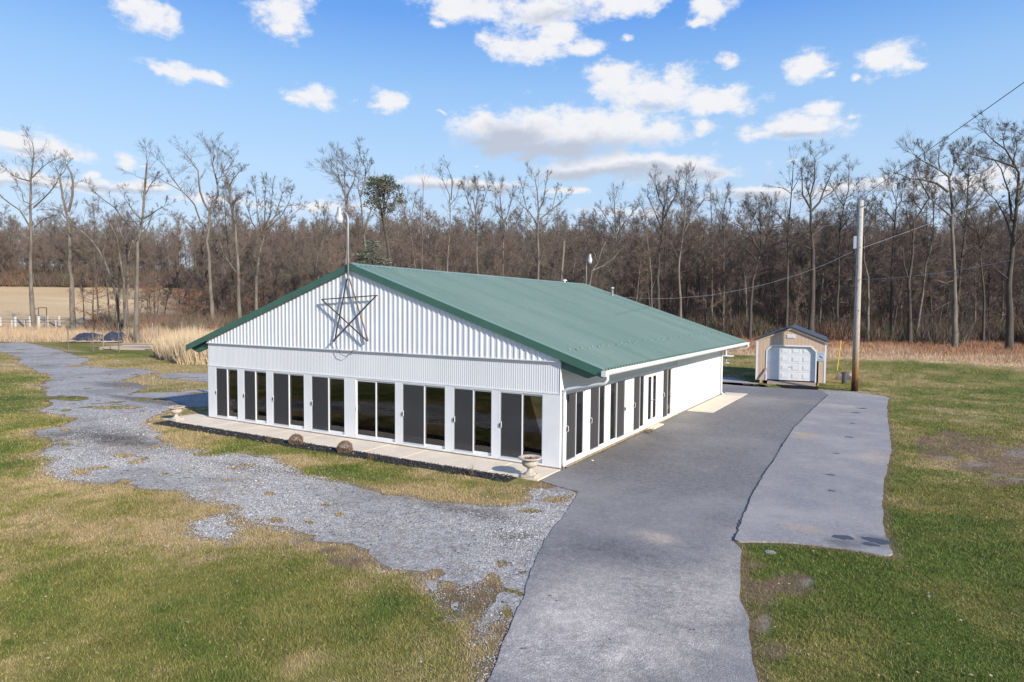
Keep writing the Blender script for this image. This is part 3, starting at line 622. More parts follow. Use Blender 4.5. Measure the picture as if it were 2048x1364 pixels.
# gutter & downspouts
mb = MB(); gx0, gx1 = E_-.01, E_+.115; gz0, gz1 = ZE-.13, ZE-.012
mb.prism([(gx0, Y0-.04, gz1), (gx0, Y0-.04, gz0), (gx1-.03, Y0-.04, gz0), (gx1, Y0-.04, gz0+.05), (gx1, Y0-.04, gz1), (gx1-.012, Y0-.04, gz1), (gx1-.012, Y0-.04, gz0+.05), (gx1-.035, Y0-.04, gz0+.012), (gx0+.012, Y0-.04, gz0+.012), (gx0+.012, Y0-.04, gz1)], (0, Y1-Y0+.08, 0))
gut = mb.build('gutter', MT['gutter'], pav)
MB().box(gx0-.004, gx1+.008, Y0-.10, Y0+.10, gz0-.02, gz1+.012).build('gutter_box', MT['gutter'], pav)
def pipe(pts, name='downspout', r=.045): return MB().tube(pts, r, 8).build(name, MT['gutter'], pav, smooth=True)
pipe([(1.40, .07, 2.74), (1.40, .07, 2.60), (1.33, .07, 2.50), (1.15, .08, 2.46), (.22, .10, 2.26), (.10, .11, 2.22), (.075, .12, 2.12), (.075, .12, .12), (.09, .11, .05), (.16, .07, .02)])
MB().tube([(.158, .071, .021), (.166, .067, .019)], .038, 10).build('drain_opening', MT['black'], pav)
pipe([(1.40, LEN-.1, 2.74), (1.42, LEN-.08, 2.62), (1.30, LEN-.05, 2.52), (.20, LEN-.02, 2.40), (.09, LEN-.04, 2.32), (.075, LEN-.06, 2.2), (.075, LEN-.06, .1), (.2, LEN-.06, -.02)])
# roof penetrations
MB().lathe([(.075, 0), (.075, .42), (.11, .43), (.11, .52), (.0, .53)], 12, (-5.9, LEN-1.0, roofz(-5.9)-.02)).build('vent_pipe', MT['galv'], pav, smooth=True)
MB().lathe([(.05, 0), (.05, .10), (.13, .12), (.12, .17), (0, .19)], 10, (-8.0, 16.5, ZR)).build('roof_vent', MT['ornament'], pav)
# interior
MB().box(-W+.12, -.12, .12, LEN-.1, -.02, .004).build('interior_floor', MT['intfloor'], pav)
MB().box(-W+.02, -.02, .06, LEN-.1, 2.62, 2.66).build('interior_ceiling', MT['intceil'], pav)
MB().box(-W+.12, -.05, 11.3, 11.4, 0, 2.62).build('partition_wall', MT['intwall'], pav)
MB().box(-W+.0, -.0, .012, .05, 2.12, 2.95).build('inner_wall', MT['intwall'], pav)
for px_, py_ in ((-14.2, 2.6), (-14.2, 6.2), (-12.3, 4.2), (-10.6, 2.6), (-10.6, 6.4), (-8.2, 5.0), (-5.4, 6.4), (-2.6, 4.2), (-2.6, 8)):
    MB().box(px_-.07, px_+.07, py_-.07, py_+.07, .004, 2.62).build('interior_post', MT['greenpost'], pav)

# christmas tree behind the fifth door
xt = empty('christmas_tree', (-7.25, .98, .006), label='decorated christmas tree with white ornaments behind the clear glass door', cat='christmas tree')
mb = MB(); r_ = random.Random(3)
for k in range(2600):
    h = .25+1.85*r_.random()**1.15; rad = (2.15-h)*.40; a = r_.uniform(0, 6.28); rr = rad*math.sqrt(r_.uniform(.35, 1)); p = Vector((rr*math.cos(a), rr*math.sin(a), h)); d = Vector((math.cos(a), math.sin(a), r_.uniform(-.4, .3)))*.11
    s = Vector((-math.sin(a), math.cos(a), r_.uniform(-.5, .5)))*.018; mb.poly([p-s, p+s, p+d])
mb.build('branches', MT['fir'], xt); MB().tube([(0, 0, 0), (0, 0, 2.1)], [.04, .01], 6).build('trunk', MT['bark2'], xt)
MB().lathe([(.55, .0), (.5, .06), (.25, .12), (.04, .16)], 20).build('skirt', MT['red'], xt)
om = MB().lathe([(0, -.05), (.035, -.035), (.05, 0), (.035, .035), (0, .05)], 8).mesh('ornament', MT['ornament'], True)
for k in range(26):
    h = r_.uniform(.35, 1.9); a = r_.uniform(-2.9, .3); rad = (2.15-h)*.40+.03; link('ornament', om, xt, (rad*math.cos(a), rad*math.sin(a), h))
# long tables inside the pavilion, seen through the doors
def table(x, y, lab):
    t = empty('folding_table', (x, y, .004), label=lab, cat='table')
    MB().box(-.9, .9, -.38, .38, .70, .735).build('tabletop', MT['wood'], t)
    for sx in (-.75, .75):
        for sy in (-.3, .3): MB().box(sx-.02, sx+.02, sy-.02, sy+.02, 0, .70).build('leg', MT['galv'], t)
table(-9.6, 3.6, 'folding table inside the pavilion behind the fourth sliding door')

# ------------------------------------------------------------------ things on the building
star = empty('star_decoration', (-8.0, -.14, 4.6), label='large dark wire star of light tubes hung on the white gable', cat='star decoration')
stp = {'t': (-8.06, 5.66), 'l': (-9.29, 4.79), 'r': (-6.70, 4.92), 'bl': (-8.72, 3.32), 'br': (-7.15, 3.39)}
for (a, b, m_) in (('t', 'bl', 'starbar'), ('t', 'br', 'rust'), ('l', 'r', 'starbar'), ('l', 'br', 'starbar'), ('r', 'bl', 'starbar')):
    A = Vector((stp[a][0]+8, 0, stp[a][1]-4.6)); B = Vector((stp[b][0]+8, 0, stp[b][1]-4.6)); dy = {'t': 0, 'l': -.04, 'r': -.08}[a]
    A.y = B.y = dy; mb = MB().bar(A, B, .034, .034, (0, 1, 0)); o = mb.build('bar', MT[m_], star)
    bm_ = MB(); n = 16
    for k in range(n): p = A.lerp(B, (k+.5)/n); bm_.tube([p, p+Vector((0, -.04, 0))], .010, 5)
    bm_.build('bulbs', MT['starbar'], o, kind='stuff')
mb = MB(); mb.tube([(stp['bl'][0]+8, 0, stp['bl'][1]-4.6), (-.60, .02, -1.5), (-.45, .02, -1.72), (-.2, .02, -1.78), (.02, .02, -1.68), (.12, .02, -1.55), (.30, .02, -1.54)], .008, 5); mb.build('cord', MT['black'], star)
def yardlamp(loc, flip, lab, h, parentname='yard_lamp'):
    t = empty(parentname, loc, label=lab, cat='lamp')
    f = flip
    MB().tube([(0, 0, -.45), (0, 0, h-.22), (f*.02, 0, h-.08), (f*.09, 0, h+.02), (f*.22, 0, h+.05)], .028, 8).build('pole', MT['galv'], t, smooth=True)
    MB().lathe([(.15, -.10), (.15, -.09), (.10, .02), (.075, .12), (.07, .22), (.03, .25), (0, .26)], 16, (f*.40, 0, h+.02)).build('lamp_housing', MT['galv'], t, smooth=True)
    MB().lathe([(0, -.34), (.11, -.33), (.145, -.10), (.02, -.10)], 16, (f*.40, 0, h+.02)).build('lamp_shade', MT['lampglass'], t, smooth=True)
    MB().box(-.05, .05, -.03, .02, -.40, -.30).build('bracket', MT['galv'], t)
    return t
yardlamp((-8.02, -.17, 5.9), -1, 'tall galvanised yard lamp on the front peak of the green roof', 1.80)
yardlamp((-8.02, LEN+.12, 6.1), .55, 'small yard lamp rising from the far end of the roof ridge', 1.45)

# ------------------------------------------------------------------ garage shed
SH = empty('garage_shed', (.45, 27.0, GZ), R(6), label='tan board garage shed with white roll-up door and black roof', cat='shed')
sw, sl_, sh_, sp = 4.0, 8.2, 2.74, 3.54; base = .17
def shz(x): return sp-abs(x-sw/2)*(sp-sh_)/(sw/2)
# opening octagonal
ox0, ox1, oz1, ch = .66, 3.42, 2.36, .30
nb = 20
for k in range(nb):
    a, b = k*sw/nb+.003, (k+1)*sw/nb-.006; mb = MB()
    def zlow(x):
        if x < ox0-.0 or x > ox1: return base
        z = oz1
        if x < ox0+ch: z = oz1-ch+(x-ox0)
        if x > ox1-ch: z = oz1-ch+(ox1-x)
        return z
    m_ = (a+b)/2
    if b <= ox0 or a >= ox1: za = zb = base
    else: za, zb = zlow(max(a, ox0+.001)), zlow(min(b, ox1-.001))
    mb.prism([(a, 0, za), (b, 0, zb), (b, 0, shz(b)-.04), (a, 0, shz(a)-.04)], (0, .04, 0)); mb.build('wall_board', MT['tan'], SH)
MB().poly([(0, .045, base), (ox0, .045, base), (ox0, .045, shz(ox0)), (0, .045, sh_)]).build('backing', MT['wood'], SH)
nb = 22
for s_, xx in ((1, sw), (-1, 0)):
    for k in range(nb):
        a, b = k*sl_/nb+.004, (k+1)*sl_/nb-.006; MB().box(*((xx-.04, xx) if s_ > 0 else (xx, xx+.04)), a+.04, b+.04, base, sh_-.03).build('wall_board', MT['tan'], SH)
mb = MB().prism([(0, sl_+.04, base), (sw, sl_+.04, base), (sw, sl_+.04, sh_), (sw/2, sl_+.04, sp-.04), (0, sl_+.04, sh_)], (0, .04, 0)); mb.build('rear_wall', MT['tan'], SH)
for xx in (-.012, sw-.09): MB().box(xx, xx+.10, -.015, -.001, base, sh_-.02).build('corner_trim', MT['frame'], SH)
for xx in (-.016, sw+.001): MB().box(xx, xx+.015, -.015, .09, base, sh_-.06).build('corner_trim', MT['frame'], SH)
# octagon trim
o_out = [(ox0-.075, base), (ox0-.075, oz1-ch+.03), (ox0+ch-.03, oz1+.075), (ox1-ch+.03, oz1+.075), (ox1+.075, oz1-ch+.03), (ox1+.075, base)]
o_in = [(ox0, base), (ox0, oz1-ch), (ox0+ch, oz1), (ox1-ch, oz1), (ox1, oz1-ch), (ox1, base)]
mb = MB()
for i in range(5):
    q = [o_out[i], o_out[i+1], o_in[i+1], o_in[i]]; mb.prism([(x, -.03, z) for x, z in q], (0, .16, 0))
mb.build('door_trim', MT['frame'], SH)
gd = empty('garage_door'); gd.parent = SH
zz = [base+.06+k*(oz1-base-.06)/4 for k in range(5)]
for k in range(4):
    MB().box(ox0+.002, ox1-.002, .10, .13, zz[k]+.004, zz[k+1]-.004).build('door_section', MT['frame'], gd)
    for j in range(4):
        w4 = (ox1-ox0-.30)/4; a = ox0+.20+j*w4+.0; b = a+w4-.18; z0, z1 = zz[k]+.11, zz[k+1]-.11; mb = MB()
        mb.box(a, b, .090, .10, z0, z0+.016); mb.box(a, b, .090, .10, z1-.016, z1); mb.box(a, a+.016, .090, .10, z0+.016, z1-.016); mb.box(b-.016, b, .090, .10, z0+.016, z1-.016); mb.box(a+.045, b-.045, .086, .10, z0+.045, z1-.045); mb.build('raised_panel', MT['frame'], gd)
MB().box(ox0, ox1, .10, .125, base, base+.06).build('door_seal', MT['rubber'], gd)
MB().tube([(sw/2-.07, .08, zz[1]+.31), (sw/2+.06, .08, zz[1]+.31)], .016, 6).build('handle', MT['galv'], gd)
# roof
for s_ in (1, -1):
    xe = sw/2+s_*(sw/2+.17); ze = sh_-.09*1.0-.0
    zt = sp+.02; ze = zt-(abs(xe-sw/2))*(sp-sh_)/(sw/2)
    nrp = 9
    for k in range(nrp):
        y0, y1 = -.10+k*(sl_+.25)/nrp, -.10+(k+1)*(sl_+.25)/nrp-.006
        q = [(sw/2, y0, zt), (xe, y0, ze), (xe, y0, ze+.03), (sw/2, y0, zt+.03)]; MB().prism(q, (0, y1-y0, 0)).build('roof_panel', MT['shingle'], SH)
    mb = MB().prism([(sw/2, -.13, zt+.05), (xe, -.13, ze+.05), (xe, -.13, ze-.03), (sw/2, -.13, zt-.03)], (0, .028, 0)); mb.build('rake_trim', MT['shingle'], SH)
    mb = MB().prism([(sw/2, -.09, zt-.055), (xe-s_*.08, -.09, ze-.03), (xe-s_*.08, -.09, ze-.11), (sw/2, -.09, zt-.13)], (0, .08, 0)); mb.build('fascia', MT['tan'], SH)
    MB().box(*sorted((xe, xe-s_*.02)), -.10, sl_+.12, ze-.09, ze-.004).build('eave_trim', MT['frame'], SH)
vt = MB().box(sw/2-.24, sw/2+.22, -.03, -.001, 2.88, 3.10).build('gable_vent', MT['frame'], SH)
mb = MB()
for k in range(5): mb.box(sw/2-.20, sw/2+.18, -.042, -.031, 2.905+k*.036, 2.922+k*.036)
mb.build('louvre', MT['frame'], vt)
MB().box(sw-.05, sw+.02, 1.2, 2.1, 1.1, 2.1).build('window', MT['black'], SH)
for z in (1.04, 2.1): MB().box(sw+.001, sw+.035, 1.12, 2.18, z, z+.06).build('window_trim', MT['frame'], SH)
for k, xx in enumerate((.3, 1.4, 2.6, 3.55)): MB().box(xx, xx+.12, .02, sl_, 0.0, base).build('skid', MT['wood'], SH)
# ramp and mat
MB().prism([(ox0+.05, -.75, 0.03), (ox0+.05, -.02, base-.0), (ox0+.05, -.02, .0), (ox0+.05, -.75, 0)], (ox1-ox0-.0, 0, 0)).build('ramp', MT['wood'], SH)
a0 = Matrix.Rotation(R(6), 4, 'Z')
mt_o = empty('rubber_mat', tuple((Matrix.Translation((.45, 27.0, 0)) @ a0 @ Vector((2.35, -1.75, 0)))), R(4), label='black rubber mat lying on the asphalt before the garage door', cat='mat')
MB().prism([(-1.15, .80, -.044), (1.25, .80, -.044), (1.25, -.80, -.044), (-.35, -.95, -.044)][::-1], (0, 0, .02)).build('mat_sheet', MT['rubber'], mt_o)
pl = empty('leaning_plank', tuple((Matrix.Translation((.45, 27.0, GZ)) @ a0 @ Vector((.5, -.16, 0)))), R(6), label='short pale plank leaning on the left of the garage shed front', cat='plank')
MB().bar((-.22, -.05, .02), (.15, .10, .95), .11, .03, (0, 1, 0)).build('board', MT['pinkboard'], pl)
# sign
sgn_ = empty('shed_sign', tuple((Matrix.Translation((.45, 27.0, GZ)) @ a0 @ Vector((3.70, -.012, 1.78)))), R(6), label='small grey sign with faded lettering fixed right of the garage door', cat='sign')
MB().box(-.20, .20, -.012, 0, -.27, .27).build('plate', MT['silver'], sgn_)
mb = MB(); rr = random.Random(5)
for row, z in ((0, .19), (1, .12), (2, -.17), (3, -.22)):
    x = -.16
    while x < .15: w = rr.uniform(.015, .035); mb.box(x, x+w, -.017, -.0125, z, z+.028); x += w+.012
mb.build('lettering', MT['galv'], sgn_)
mb = MB().prism([(-.10, -.018, .03), (-.02, -.018, .07), (.02, -.018, .0), (.10, -.018, -.02), (.11, -.018, -.08), (.04, -.018, -.09), (.02, -.018, -.04), (-.04, -.018, -.02)], (0, .004, 0)); mb.build('emblem', MT['black'], sgn_)

# ------------------------------------------------------------------ pole, wires, bits by the shed
up = empty('utility_pole', (6.12, 25.62, GZ), label='weathered wooden utility pole with rust-brown foot beside the driveway', cat='utility pole')
polem = bpy.data.materials.new('pole_wood'); polem.use_nodes = True
def polemat(m):
    nt = m.node_tree; N, L = nt.nodes, nt.links; b = N['Principled BSDF']; b.inputs['Roughness'].default_value = .85
    tc = N.new('ShaderNodeTexCoord'); sp_ = N.new('ShaderNodeSeparateXYZ'); L.new(tc.outputs['Object'], sp_.inputs[0]); n = N.new('ShaderNodeTexNoise'); mp = N.new('ShaderNodeMapping'); mp.inputs['Scale'].default_value = (8, 8, 1.2); L.new(tc.outputs['Object'], mp.inputs[0]); L.new(mp.outputs[0], n.inputs[0]); n.inputs['Scale'].default_value = 2; n.inputs['Detail'].default_value = 6
    ad = N.new('ShaderNodeMath'); ad.operation = 'MULTIPLY_ADD'; L.new(n.outputs['Fac'], ad.inputs[0]); ad.inputs[1].default_value = 1.2; L.new(sp_.outputs[2], ad.inputs[2])
    r = N.new('ShaderNodeValToRGB'); e = r.color_ramp.elements; dv = N.new('ShaderNodeMath'); dv.operation = 'DIVIDE'; L.new(ad.outputs[0], dv.inputs[0]); dv.inputs[1].default_value = 11.0; L.new(dv.outputs[0], r.inputs[0])
    e[0].position = .06; e[0].color = (.035, .02, .015, 1); e[1].position = 1; e[1].color = (.42, .40, .37, 1)
    for p, c in ((.10, (.10, .04, .018, 1)), (.13, (.30, .14, .05, 1)), (.19, (.34, .20, .10, 1)), (.27, (.36, .29, .23, 1)), (.5, (.40, .36, .32, 1))): q = e.new(p); q.color = c
    n2 = N.new('ShaderNodeTexNoise'); n2.inputs['Scale'].default_value = 5; L.new(mp.outputs[0], n2.inputs[0]); mr = N.new('ShaderNodeMapRange'); L.new(n2.outputs['Fac'], mr.inputs[0]); mr.inputs[1].default_value = .3; mr.inputs[2].default_value = .7; mr.inputs[3].default_value = .7; mr.inputs[4].default_value = 1.1
    mx = N.new('ShaderNodeVectorMath'); mx.operation = 'MULTIPLY'; L.new(r.outputs[0], mx.inputs[0]); L.new(mr.outputs[0], mx.inputs[1]); L.new(mx.outputs[0], b.inputs['Base Color'])
    bp = N.new('ShaderNodeBump'); bp.inputs['Strength'].default_value = .5; bp.inputs['Distance'].default_value = .02; L.new(n.outputs['Fac'], bp.inputs['Height']); L.new(bp.outputs[0], b.inputs['Normal'])
polemat(polem)
MB().tube([(0, 0, 0), (0, 0, 3.5), (0, .0, 7), (0, .0, 10.85)], [.185, .17, .155, .14], 14).build('pole_shaft', polem, up, smooth=True)
MB().box(-.30, -.145, -.13, .13, 8.15, 8.85).build('equipment_box', MT['silver'], up)
MB().tube([(-.2, -.02, 8.15), (-.2, 0, 7.9), (-.16, 0, 7.7)], .02, 6).build('conduit', MT['galv'], up)
MB().tube([(-.02, -.14, 10.45), (.10, -.16, 10.5), (.28, -.14, 10.55)], .02, 6).build('insulator', MT['black'], up)
nb_ = MB()
for z, a in ((1.6, .3), (3.1, -1), (4.6, .5), (5.9, -.8), (6.3, .2), (7.1, -.5), (8.2, .3), (9.3, -.6), (9.9, .2)): nb_.box(-.012+.16*math.sin(a), .03+.16*math.sin(a), -.175, -.14, z, z+.03)
nb_.build('knots', MT['black'], up)
T0 = Vector((6.12, 25.62, 0))
def wire(pts, r, name, lab, m='black'):
    o = MB().tube(pts, r, 5, False).build(name, MT[m]); tag(o, lab, 'cable'); return o
def sagline(a, b, sag, n=24): a, b = Vector(a), Vector(b); return [a.lerp(b, t/n)-Vector((0, 0, sag*4*(t/n)*(1-t/n))) for t in range(n+1)]
wire(sagline(at(1717, 398, 37.2), at(2150, 92, 17), .02), .013, 'overhead_cable', 'black cable climbing from the pole top to the upper right')
wire(sagline(at(1724, 496, 37.2), at(2110, 340, 62), .25), .008, 'overhead_cable', 'thin pale cable rising from the pole across the tree crowns', 'galv')
wire(sagline(at(1714, 559, 37.0), at(2120, 498, 26), .28), .010, 'overhead_cable', 'grey cable sagging rightward from the middle of the pole', 'galv')
pw = [(1706, 503, 37), (1650, 529, 37.5), (1597, 549, 38), (1540, 566, 38.5), (1480, 580, 39), (1417, 591, 39.5), (1350, 596.5, 40), (1306, 597.8, 40.3), (1248, 594.6, 41)]
wire([at(*q) for q in pw]+[Vector((-4.6, LEN+.1, 4.75))], .008, 'service_cable', 'pale twisted service cable running from the pole to the pavilion roof', 'galv')

tb = empty('trash_bin', (*gp(1688, 767), GZ), label='dark grey trash bin standing left of the utility pole', cat='trash bin')
MB().lathe([(.13, 0), (.155, .3), (.165, .70), (.18, .70), (.18, .74), (.15, .745), (.14, .70), (.0, .65)], 16).build('bin_body', MT['bin'], tb, smooth=False)
ha = MB().tube([(-.17, 0, .6), (-.2, -.0, .66), (-.17, 0, .7)], .015, 6).build('handle', MT['bin'], tb)
def rock(name, x, y, z, sx, sy, sz, m, seed, **k):
    mb = MB(); n1, n2 = 6, 9; prof = []
    for i in range(n1+1):
        a = math.pi*i/n1
        for j in range(n2):
            b = 2*math.pi*j/n2; p = Vector((math.sin(a)*math.cos(b), math.sin(a)*math.sin(b), math.cos(a))); q = 1+.35*mnoise.noise(p*1.7+Vector((seed, 0, 0))); mb.v.append((p.x*sx*q, p.y*sy*q, max(p.z*sz*q, -.1*sz)))
    for i in range(n1):
        for j in range(n2): mb.f.append((i*n2+j, (i+1)*n2+j, (i+1)*n2+(j+1) % n2, i*n2+(j+1) % n2))
    o = mb.build(name, m); o.location = (x, y, z); tag(o, **k); return o
rock('boulder', *gp(1681, 760), GZ, .38, .35, .42, MT['rock'], 1.0, label='grey boulder left of the dark trash bin', cat='boulder')
rock('boulder', *gp(1701, 760), GZ, .30, .3, .45, MT['rock'], 4.0, label='pale boulder between the trash bin and the utility pole', cat='boulder')
rock('stone_lump', *gp(1720, 762), GZ, .28, .28, .10, MT['mud'], 7.0, label='low earthy lump right of the utility pole foot', cat='stone')
yp = empty('yellow_marker', (*gp(1674, 741), GZ), label='thin yellow marker pole leaning behind the trash bin', cat='marker pole')
MB().tube([(0, 0, 0), (.20, .1, 2.35)], .035, 8).build('rod', MT['yellow'], yp)
tx, ty = gp(1452, 726)
tb2 = empty('round_table', (tx, ty, GZ), label='white round garden table behind the far corner of the pavilion', cat='table')
MB().lathe([(.0, .60), (.62, .60), (.66, .63), (.62, .67), (0, .67)], 20).build('tabletop', MT['frame'], tb2)
MB().lathe([(.3, 0), (.28, .05), (.06, .1), (.06, .60)], 12).build('base', MT['galv'], tb2)
MB().tube([(0, 0, .67), (0, 0, 1.75)], .05, 8).build('post', MT['frame'], tb2)
MB().tube([(-.16, .1, .67), (-.16, .1, 1.75)], .035, 8).build('dark_post', MT['bin'], tb2)

# ------------------------------------------------------------------ urns and planting along the front
urnmesh = MB().lathe([(.17, 0), (.17, .06), (.13, .08), (.085, .12), (.065, .16), (.085, .19), (.06, .21), (.10, .25), (.19, .31), (.225, .40), (.215, .46), (.22, .50), (.31, .545), (.335, .565), (.335, .585), (.30, .60), (.235, .585), (.20, .54), (0, .53)], 32, flute=.03, fl=(.25, .42)).mesh('urn_bowl', MT['stone'], True)
plinth = MB().box(-.19, .19, -.19, .19, 0, .085).mesh('plinth', MT['stone'])
def urn(x, y, lab, s=1.0):
    t = empty('stone_urn', (x, y, -.036), R(10), label=lab, cat='urn', group='stone urns at the ends of the walkway'); t.scale = (s, s, s*.82)
    link('urn_bowl', urnmesh, t, (0, 0, .06)); link('plinth', plinth, t)
    mb = MB(); r_ = random.Random(int(x*10))
    for k in range(90):
        a, rr = r_.uniform(0, 6.28), r_.uniform(0, .18); p = Vector((rr*math.cos(a), rr*math.sin(a), .60+r_.uniform(0, .03))); d = Vector((r_.uniform(-1, 1), r_.uniform(-1, 1), r_.uniform(0, 1.2)))*.06; s_ = Vector((r_.uniform(-1, 1), r_.uniform(-1, 1), 0))*.025; mb.poly([p-s_, p+s_, p+d])
    mb.build('dead_plant', MT['leafdead'], t)
urn(-.30, -1.18, 'pale fluted stone urn on the walkway by the pavilion near corner')
urn(-16.55, -1.10, 'pale stone urn at the far left end of the walkway')
def ballshrub(x, y, r, lab):
    mb = MB(); r_ = random.Random(int(x*7))
    for k in range(2600):
        z = r_.uniform(-.6, 1); a = r_.uniform(0, 6.28); q = math.sqrt(max(0, 1-z*z)); n = Vector((q*math.cos(a), q*math.sin(a), z)); rr = r*(1+.05*math.sin(a*5+z*7))*r_.uniform(.82, 1.03)
        p = n*rr+Vector((0, 0, r*.62)); d = (n+Vector((r_.uniform(-.8, .8), r_.uniform(-.8, .8), r_.uniform(-.4, .8)))).normalized()*.045; s_ = Vector((r_.uniform(-1, 1), r_.uniform(-1, 1), r_.uniform(-1, 1)))*.008; mb.poly([p-s_, p+s_, p+d])
    t = empty('round_shrub', (x, y, GZ), label=lab, cat='shrub', group='clipped brown shrubs in the mulch bed')
    mb.build('foliage', MT['berry'], t)
    st = MB()
    for k in range(9): a = k*.7; st.tube([(0, 0, 0), (.12*math.cos(a), .12*math.sin(a), r*.8)], [.01, .006], 4)
    st.build('stems', MT['bark2'], t)
bx, by = gp(582, 888); ballshrub(-8.95, -1.66, .215, 'left of the two clipped brown ball shrubs in the black mulch')
ballshrub(-6.72, -1.66, .228, 'right of the two clipped brown ball shrubs in the black mulch')
for k, (px_, py_, lab) in enumerate(((538, 886, 'sparse reddish twig plant left of the ball shrubs'), (742, 920, 'sparse reddish twig plant right of the ball shrubs'), (943, 950, 'sparse pale twig plant in the mulch near the right urn'))):
    xx, yy_ = gp(px_, py_); mb = MB(); r_ = random.Random(k)
    for j in range(26): a = r_.uniform(0, 6.28); h = r_.uniform(.12, .30); mb.tube([(r_.uniform(-.08, .08), r_.uniform(-.05, .05), 0), (.16*math.cos(a)*r_.random(), .16*math.sin(a)*r_.random(), h)], [.004, .002], 3, False)
    o = mb.build('twig_plant', MT['leafdead']); o.location = (xx, yy_, GZ); tag(o, lab, 'plant')
lp = MB(); r_ = random.Random(8)
for k in range(150):
    p = Vector((r_.gauss(0, .10), r_.gauss(0, .28), r_.uniform(0, .06))); d = Vector((r_.uniform(-1, 1), r_.uniform(-1, 1), r_.uniform(-.2, .6)))*.05; s_ = Vector((r_.uniform(-1, 1), r_.uniform(-1, 1), 0))*.03; lp.poly([p-s_, p+s_, p+d, p+d*.4-s_])
o = lp.build('leaf_pile', MT['leafdead']); o.location = (.30, 6.9, GZ+.025); tag(o, 'small heap of dead leaves on the asphalt by the french doors', 'leaf pile')
rock('pebble', *gp(1185, 923), GZ+.03, .04, .03, .02, MT['ornament'], 2.0, label='white pebble lying on the asphalt near the corner door', cat='pebble')
rock('flat_stone', *gp(1540, 1105), GZ, .13, .1, .03, MT['rock'], 3.0, label='flat grey stone in the grass below the old asphalt', cat='stone')

# ------------------------------------------------------------------ left background: posts, fence, tarps, lumber
def ground_at(px, py):
    """walk along the ray to the terrain"""
    d = ray(px, py)/FPX
    for s in np.arange(20, 260, .25):
        p = CC+d*s
        if p[2] <= terr(p[0], p[1]): return p
    return CC+d*200
for k, (px_, pt, pb, lab) in enumerate(((1, 635, 650, 'white round fence post at the left picture edge'), (24, 640, 655, 'thin white fence post left of the tall bare tree'), (31, 634, 652, 'thick white fence post second from the left'), (51, 640, 656, 'thin pale post just left of the tall bare tree'), (60.5, 633, 652, 'thick white fence post touching the tall bare tree'), (78, 633, 656, 'thick white fence post right of the tall bare tree'), (94.5, 632, 650, 'thick white fence post under the dark arbor'), (118.5, 633, 650, 'thick white fence post, rightmost of the white row'), (112, 641, 653, 'thin pale post near the rightmost white post'))):
    s = 100.0; b = ground_at(px_, pb+1.5); s = (b-CC)@FW; h = (pb-pt+2)*s/FPX; t = 'thin' in lab
    o = MB().lathe([(.10 if t else .20, -.3), (.10 if t else .20, h*.93), (.12 if t else .24, h*.94), (.10 if t else .2, h), (0, h+.03)], 10).build('fence_post', MT['postwhite']); o.location = b; tag(o, lab, 'post', 'white posts along the field')
b1, b2 = ground_at(78, 655), ground_at(94, 655); sc_ = 2.9
ar = empty('arbor', tuple(b1), label='dark square arbor frame behind the white fence posts', cat='arbor')
dv = Vector(b2-b1)
MB().tube([(0, 0, 0), (0, 0, 3.0)], .07, 6).build('upright', MT['bark2'], ar); MB().tube([tuple(dv), tuple(dv+Vector((0, 0, 3.0)))], .07, 6).build('upright', MT['bark2'], ar); MB().bar((0, 0, 3.0), tuple(dv+Vector((0, 0, 3.0))), .12, .12).build('crossbar', MT['bark2'], ar)
rl = empty('rail_fence', tuple(ground_at(0, 652)), label='thin dark rail fence running through the white posts to the right', cat='fence'); o0 = Vector(ground_at(0, 652))
q0, q1 = Vector(at(-20, 638, 98)), Vector(at(330, 642, 92))
for dz in (0, -.45): MB().tube([q0-o0+Vector((0, 0, dz)), q1-o0+Vector((0, 0, dz))], .03, 5).build('rail', MT['bark2'], rl)
for k, (px_, pt, pb, m_, lab) in enumerate(((137, 655, 698, 'rust', 'rusty steel garden post, leftmost before the tarps'), (186, 662, 704, 'rust', 'rusty steel garden post before the left tarp'), (206.5, 655, 699, 'wood', 'pale wooden garden post at the left end of the lumber'), (238, 645, 706, 'rust', 'tall rusty steel garden post before the lumber stack'), (268, 640, 688, 'rust', 'rusty post just right of the second tarp'), (305.5, 646, 684, 'galv', 'grey steel post right of the lumber stack'), (318, 645, 688, 'rust', 'brown post close to the cattails'), (364, 643, 676, 'wood', 'pale post standing behind the cattails'), (185, 600, 645, 'wood', 'slim pale stake in front of the far field'))):
    b = ground_at(px_, pb); s = (b-CC)@FW; h = (pb-pt)*s/FPX
    o = MB().box(-.04, .04, -.03, .03, -.1, h).build('garden_post', MT[m_]); o.location = b; tag(o, lab, 'post', 'posts of the old garden fence')
def tarp(px_, py_, wpx, hpx, seed, lab):
    b = ground_at(px_, py_); s = (b-CC)@FW; w = wpx*s/FPX; h = hpx*s/FPX*1.15; n = 22; mb = MB()
    for j in range(n+1):
        for i in range(n+1):
            u, v = i/n*2-1, j/n*2-1; e = max(0, 1-(abs(u)**2.5+abs(v)**2.5)); z = h*e**.6*(.55+.8*(mnoise.noise(Vector((u*2.2+seed, v*2, seed)))*.5+.5))+(.06*mnoise.noise(Vector((u*9, v*9, seed))) if e > 0 else 0)
            mb.v.append((u*w/2, v*1.6, max(z, 0)))
    for j in range(n):
        for i in range(n): k = j*(n+1)+i; mb.f.append((k, k+1, k+n+2, k+n+1))
    t = empty('tarp_pile', tuple(b), -YAW*0+YAW*-1, label=lab, cat='tarp pile'); mb.build('tarp_sheet', MT['tarp'], t)
    ed = MB(); r_ = random.Random(seed)
    for k in range(7): x = r_.uniform(-w/2, w/2); ed.bar((x-.5, -1.65+r_.uniform(-.1, .1), .08), (x+.6, -1.7, .1+r_.uniform(0, .15)), .12, .08)
    ed.build('boards', MT['pinkboard'], t)
tarp(178, 683, 62, 15, 3, 'left dark blue tarp heaped over boards beyond the garden posts')
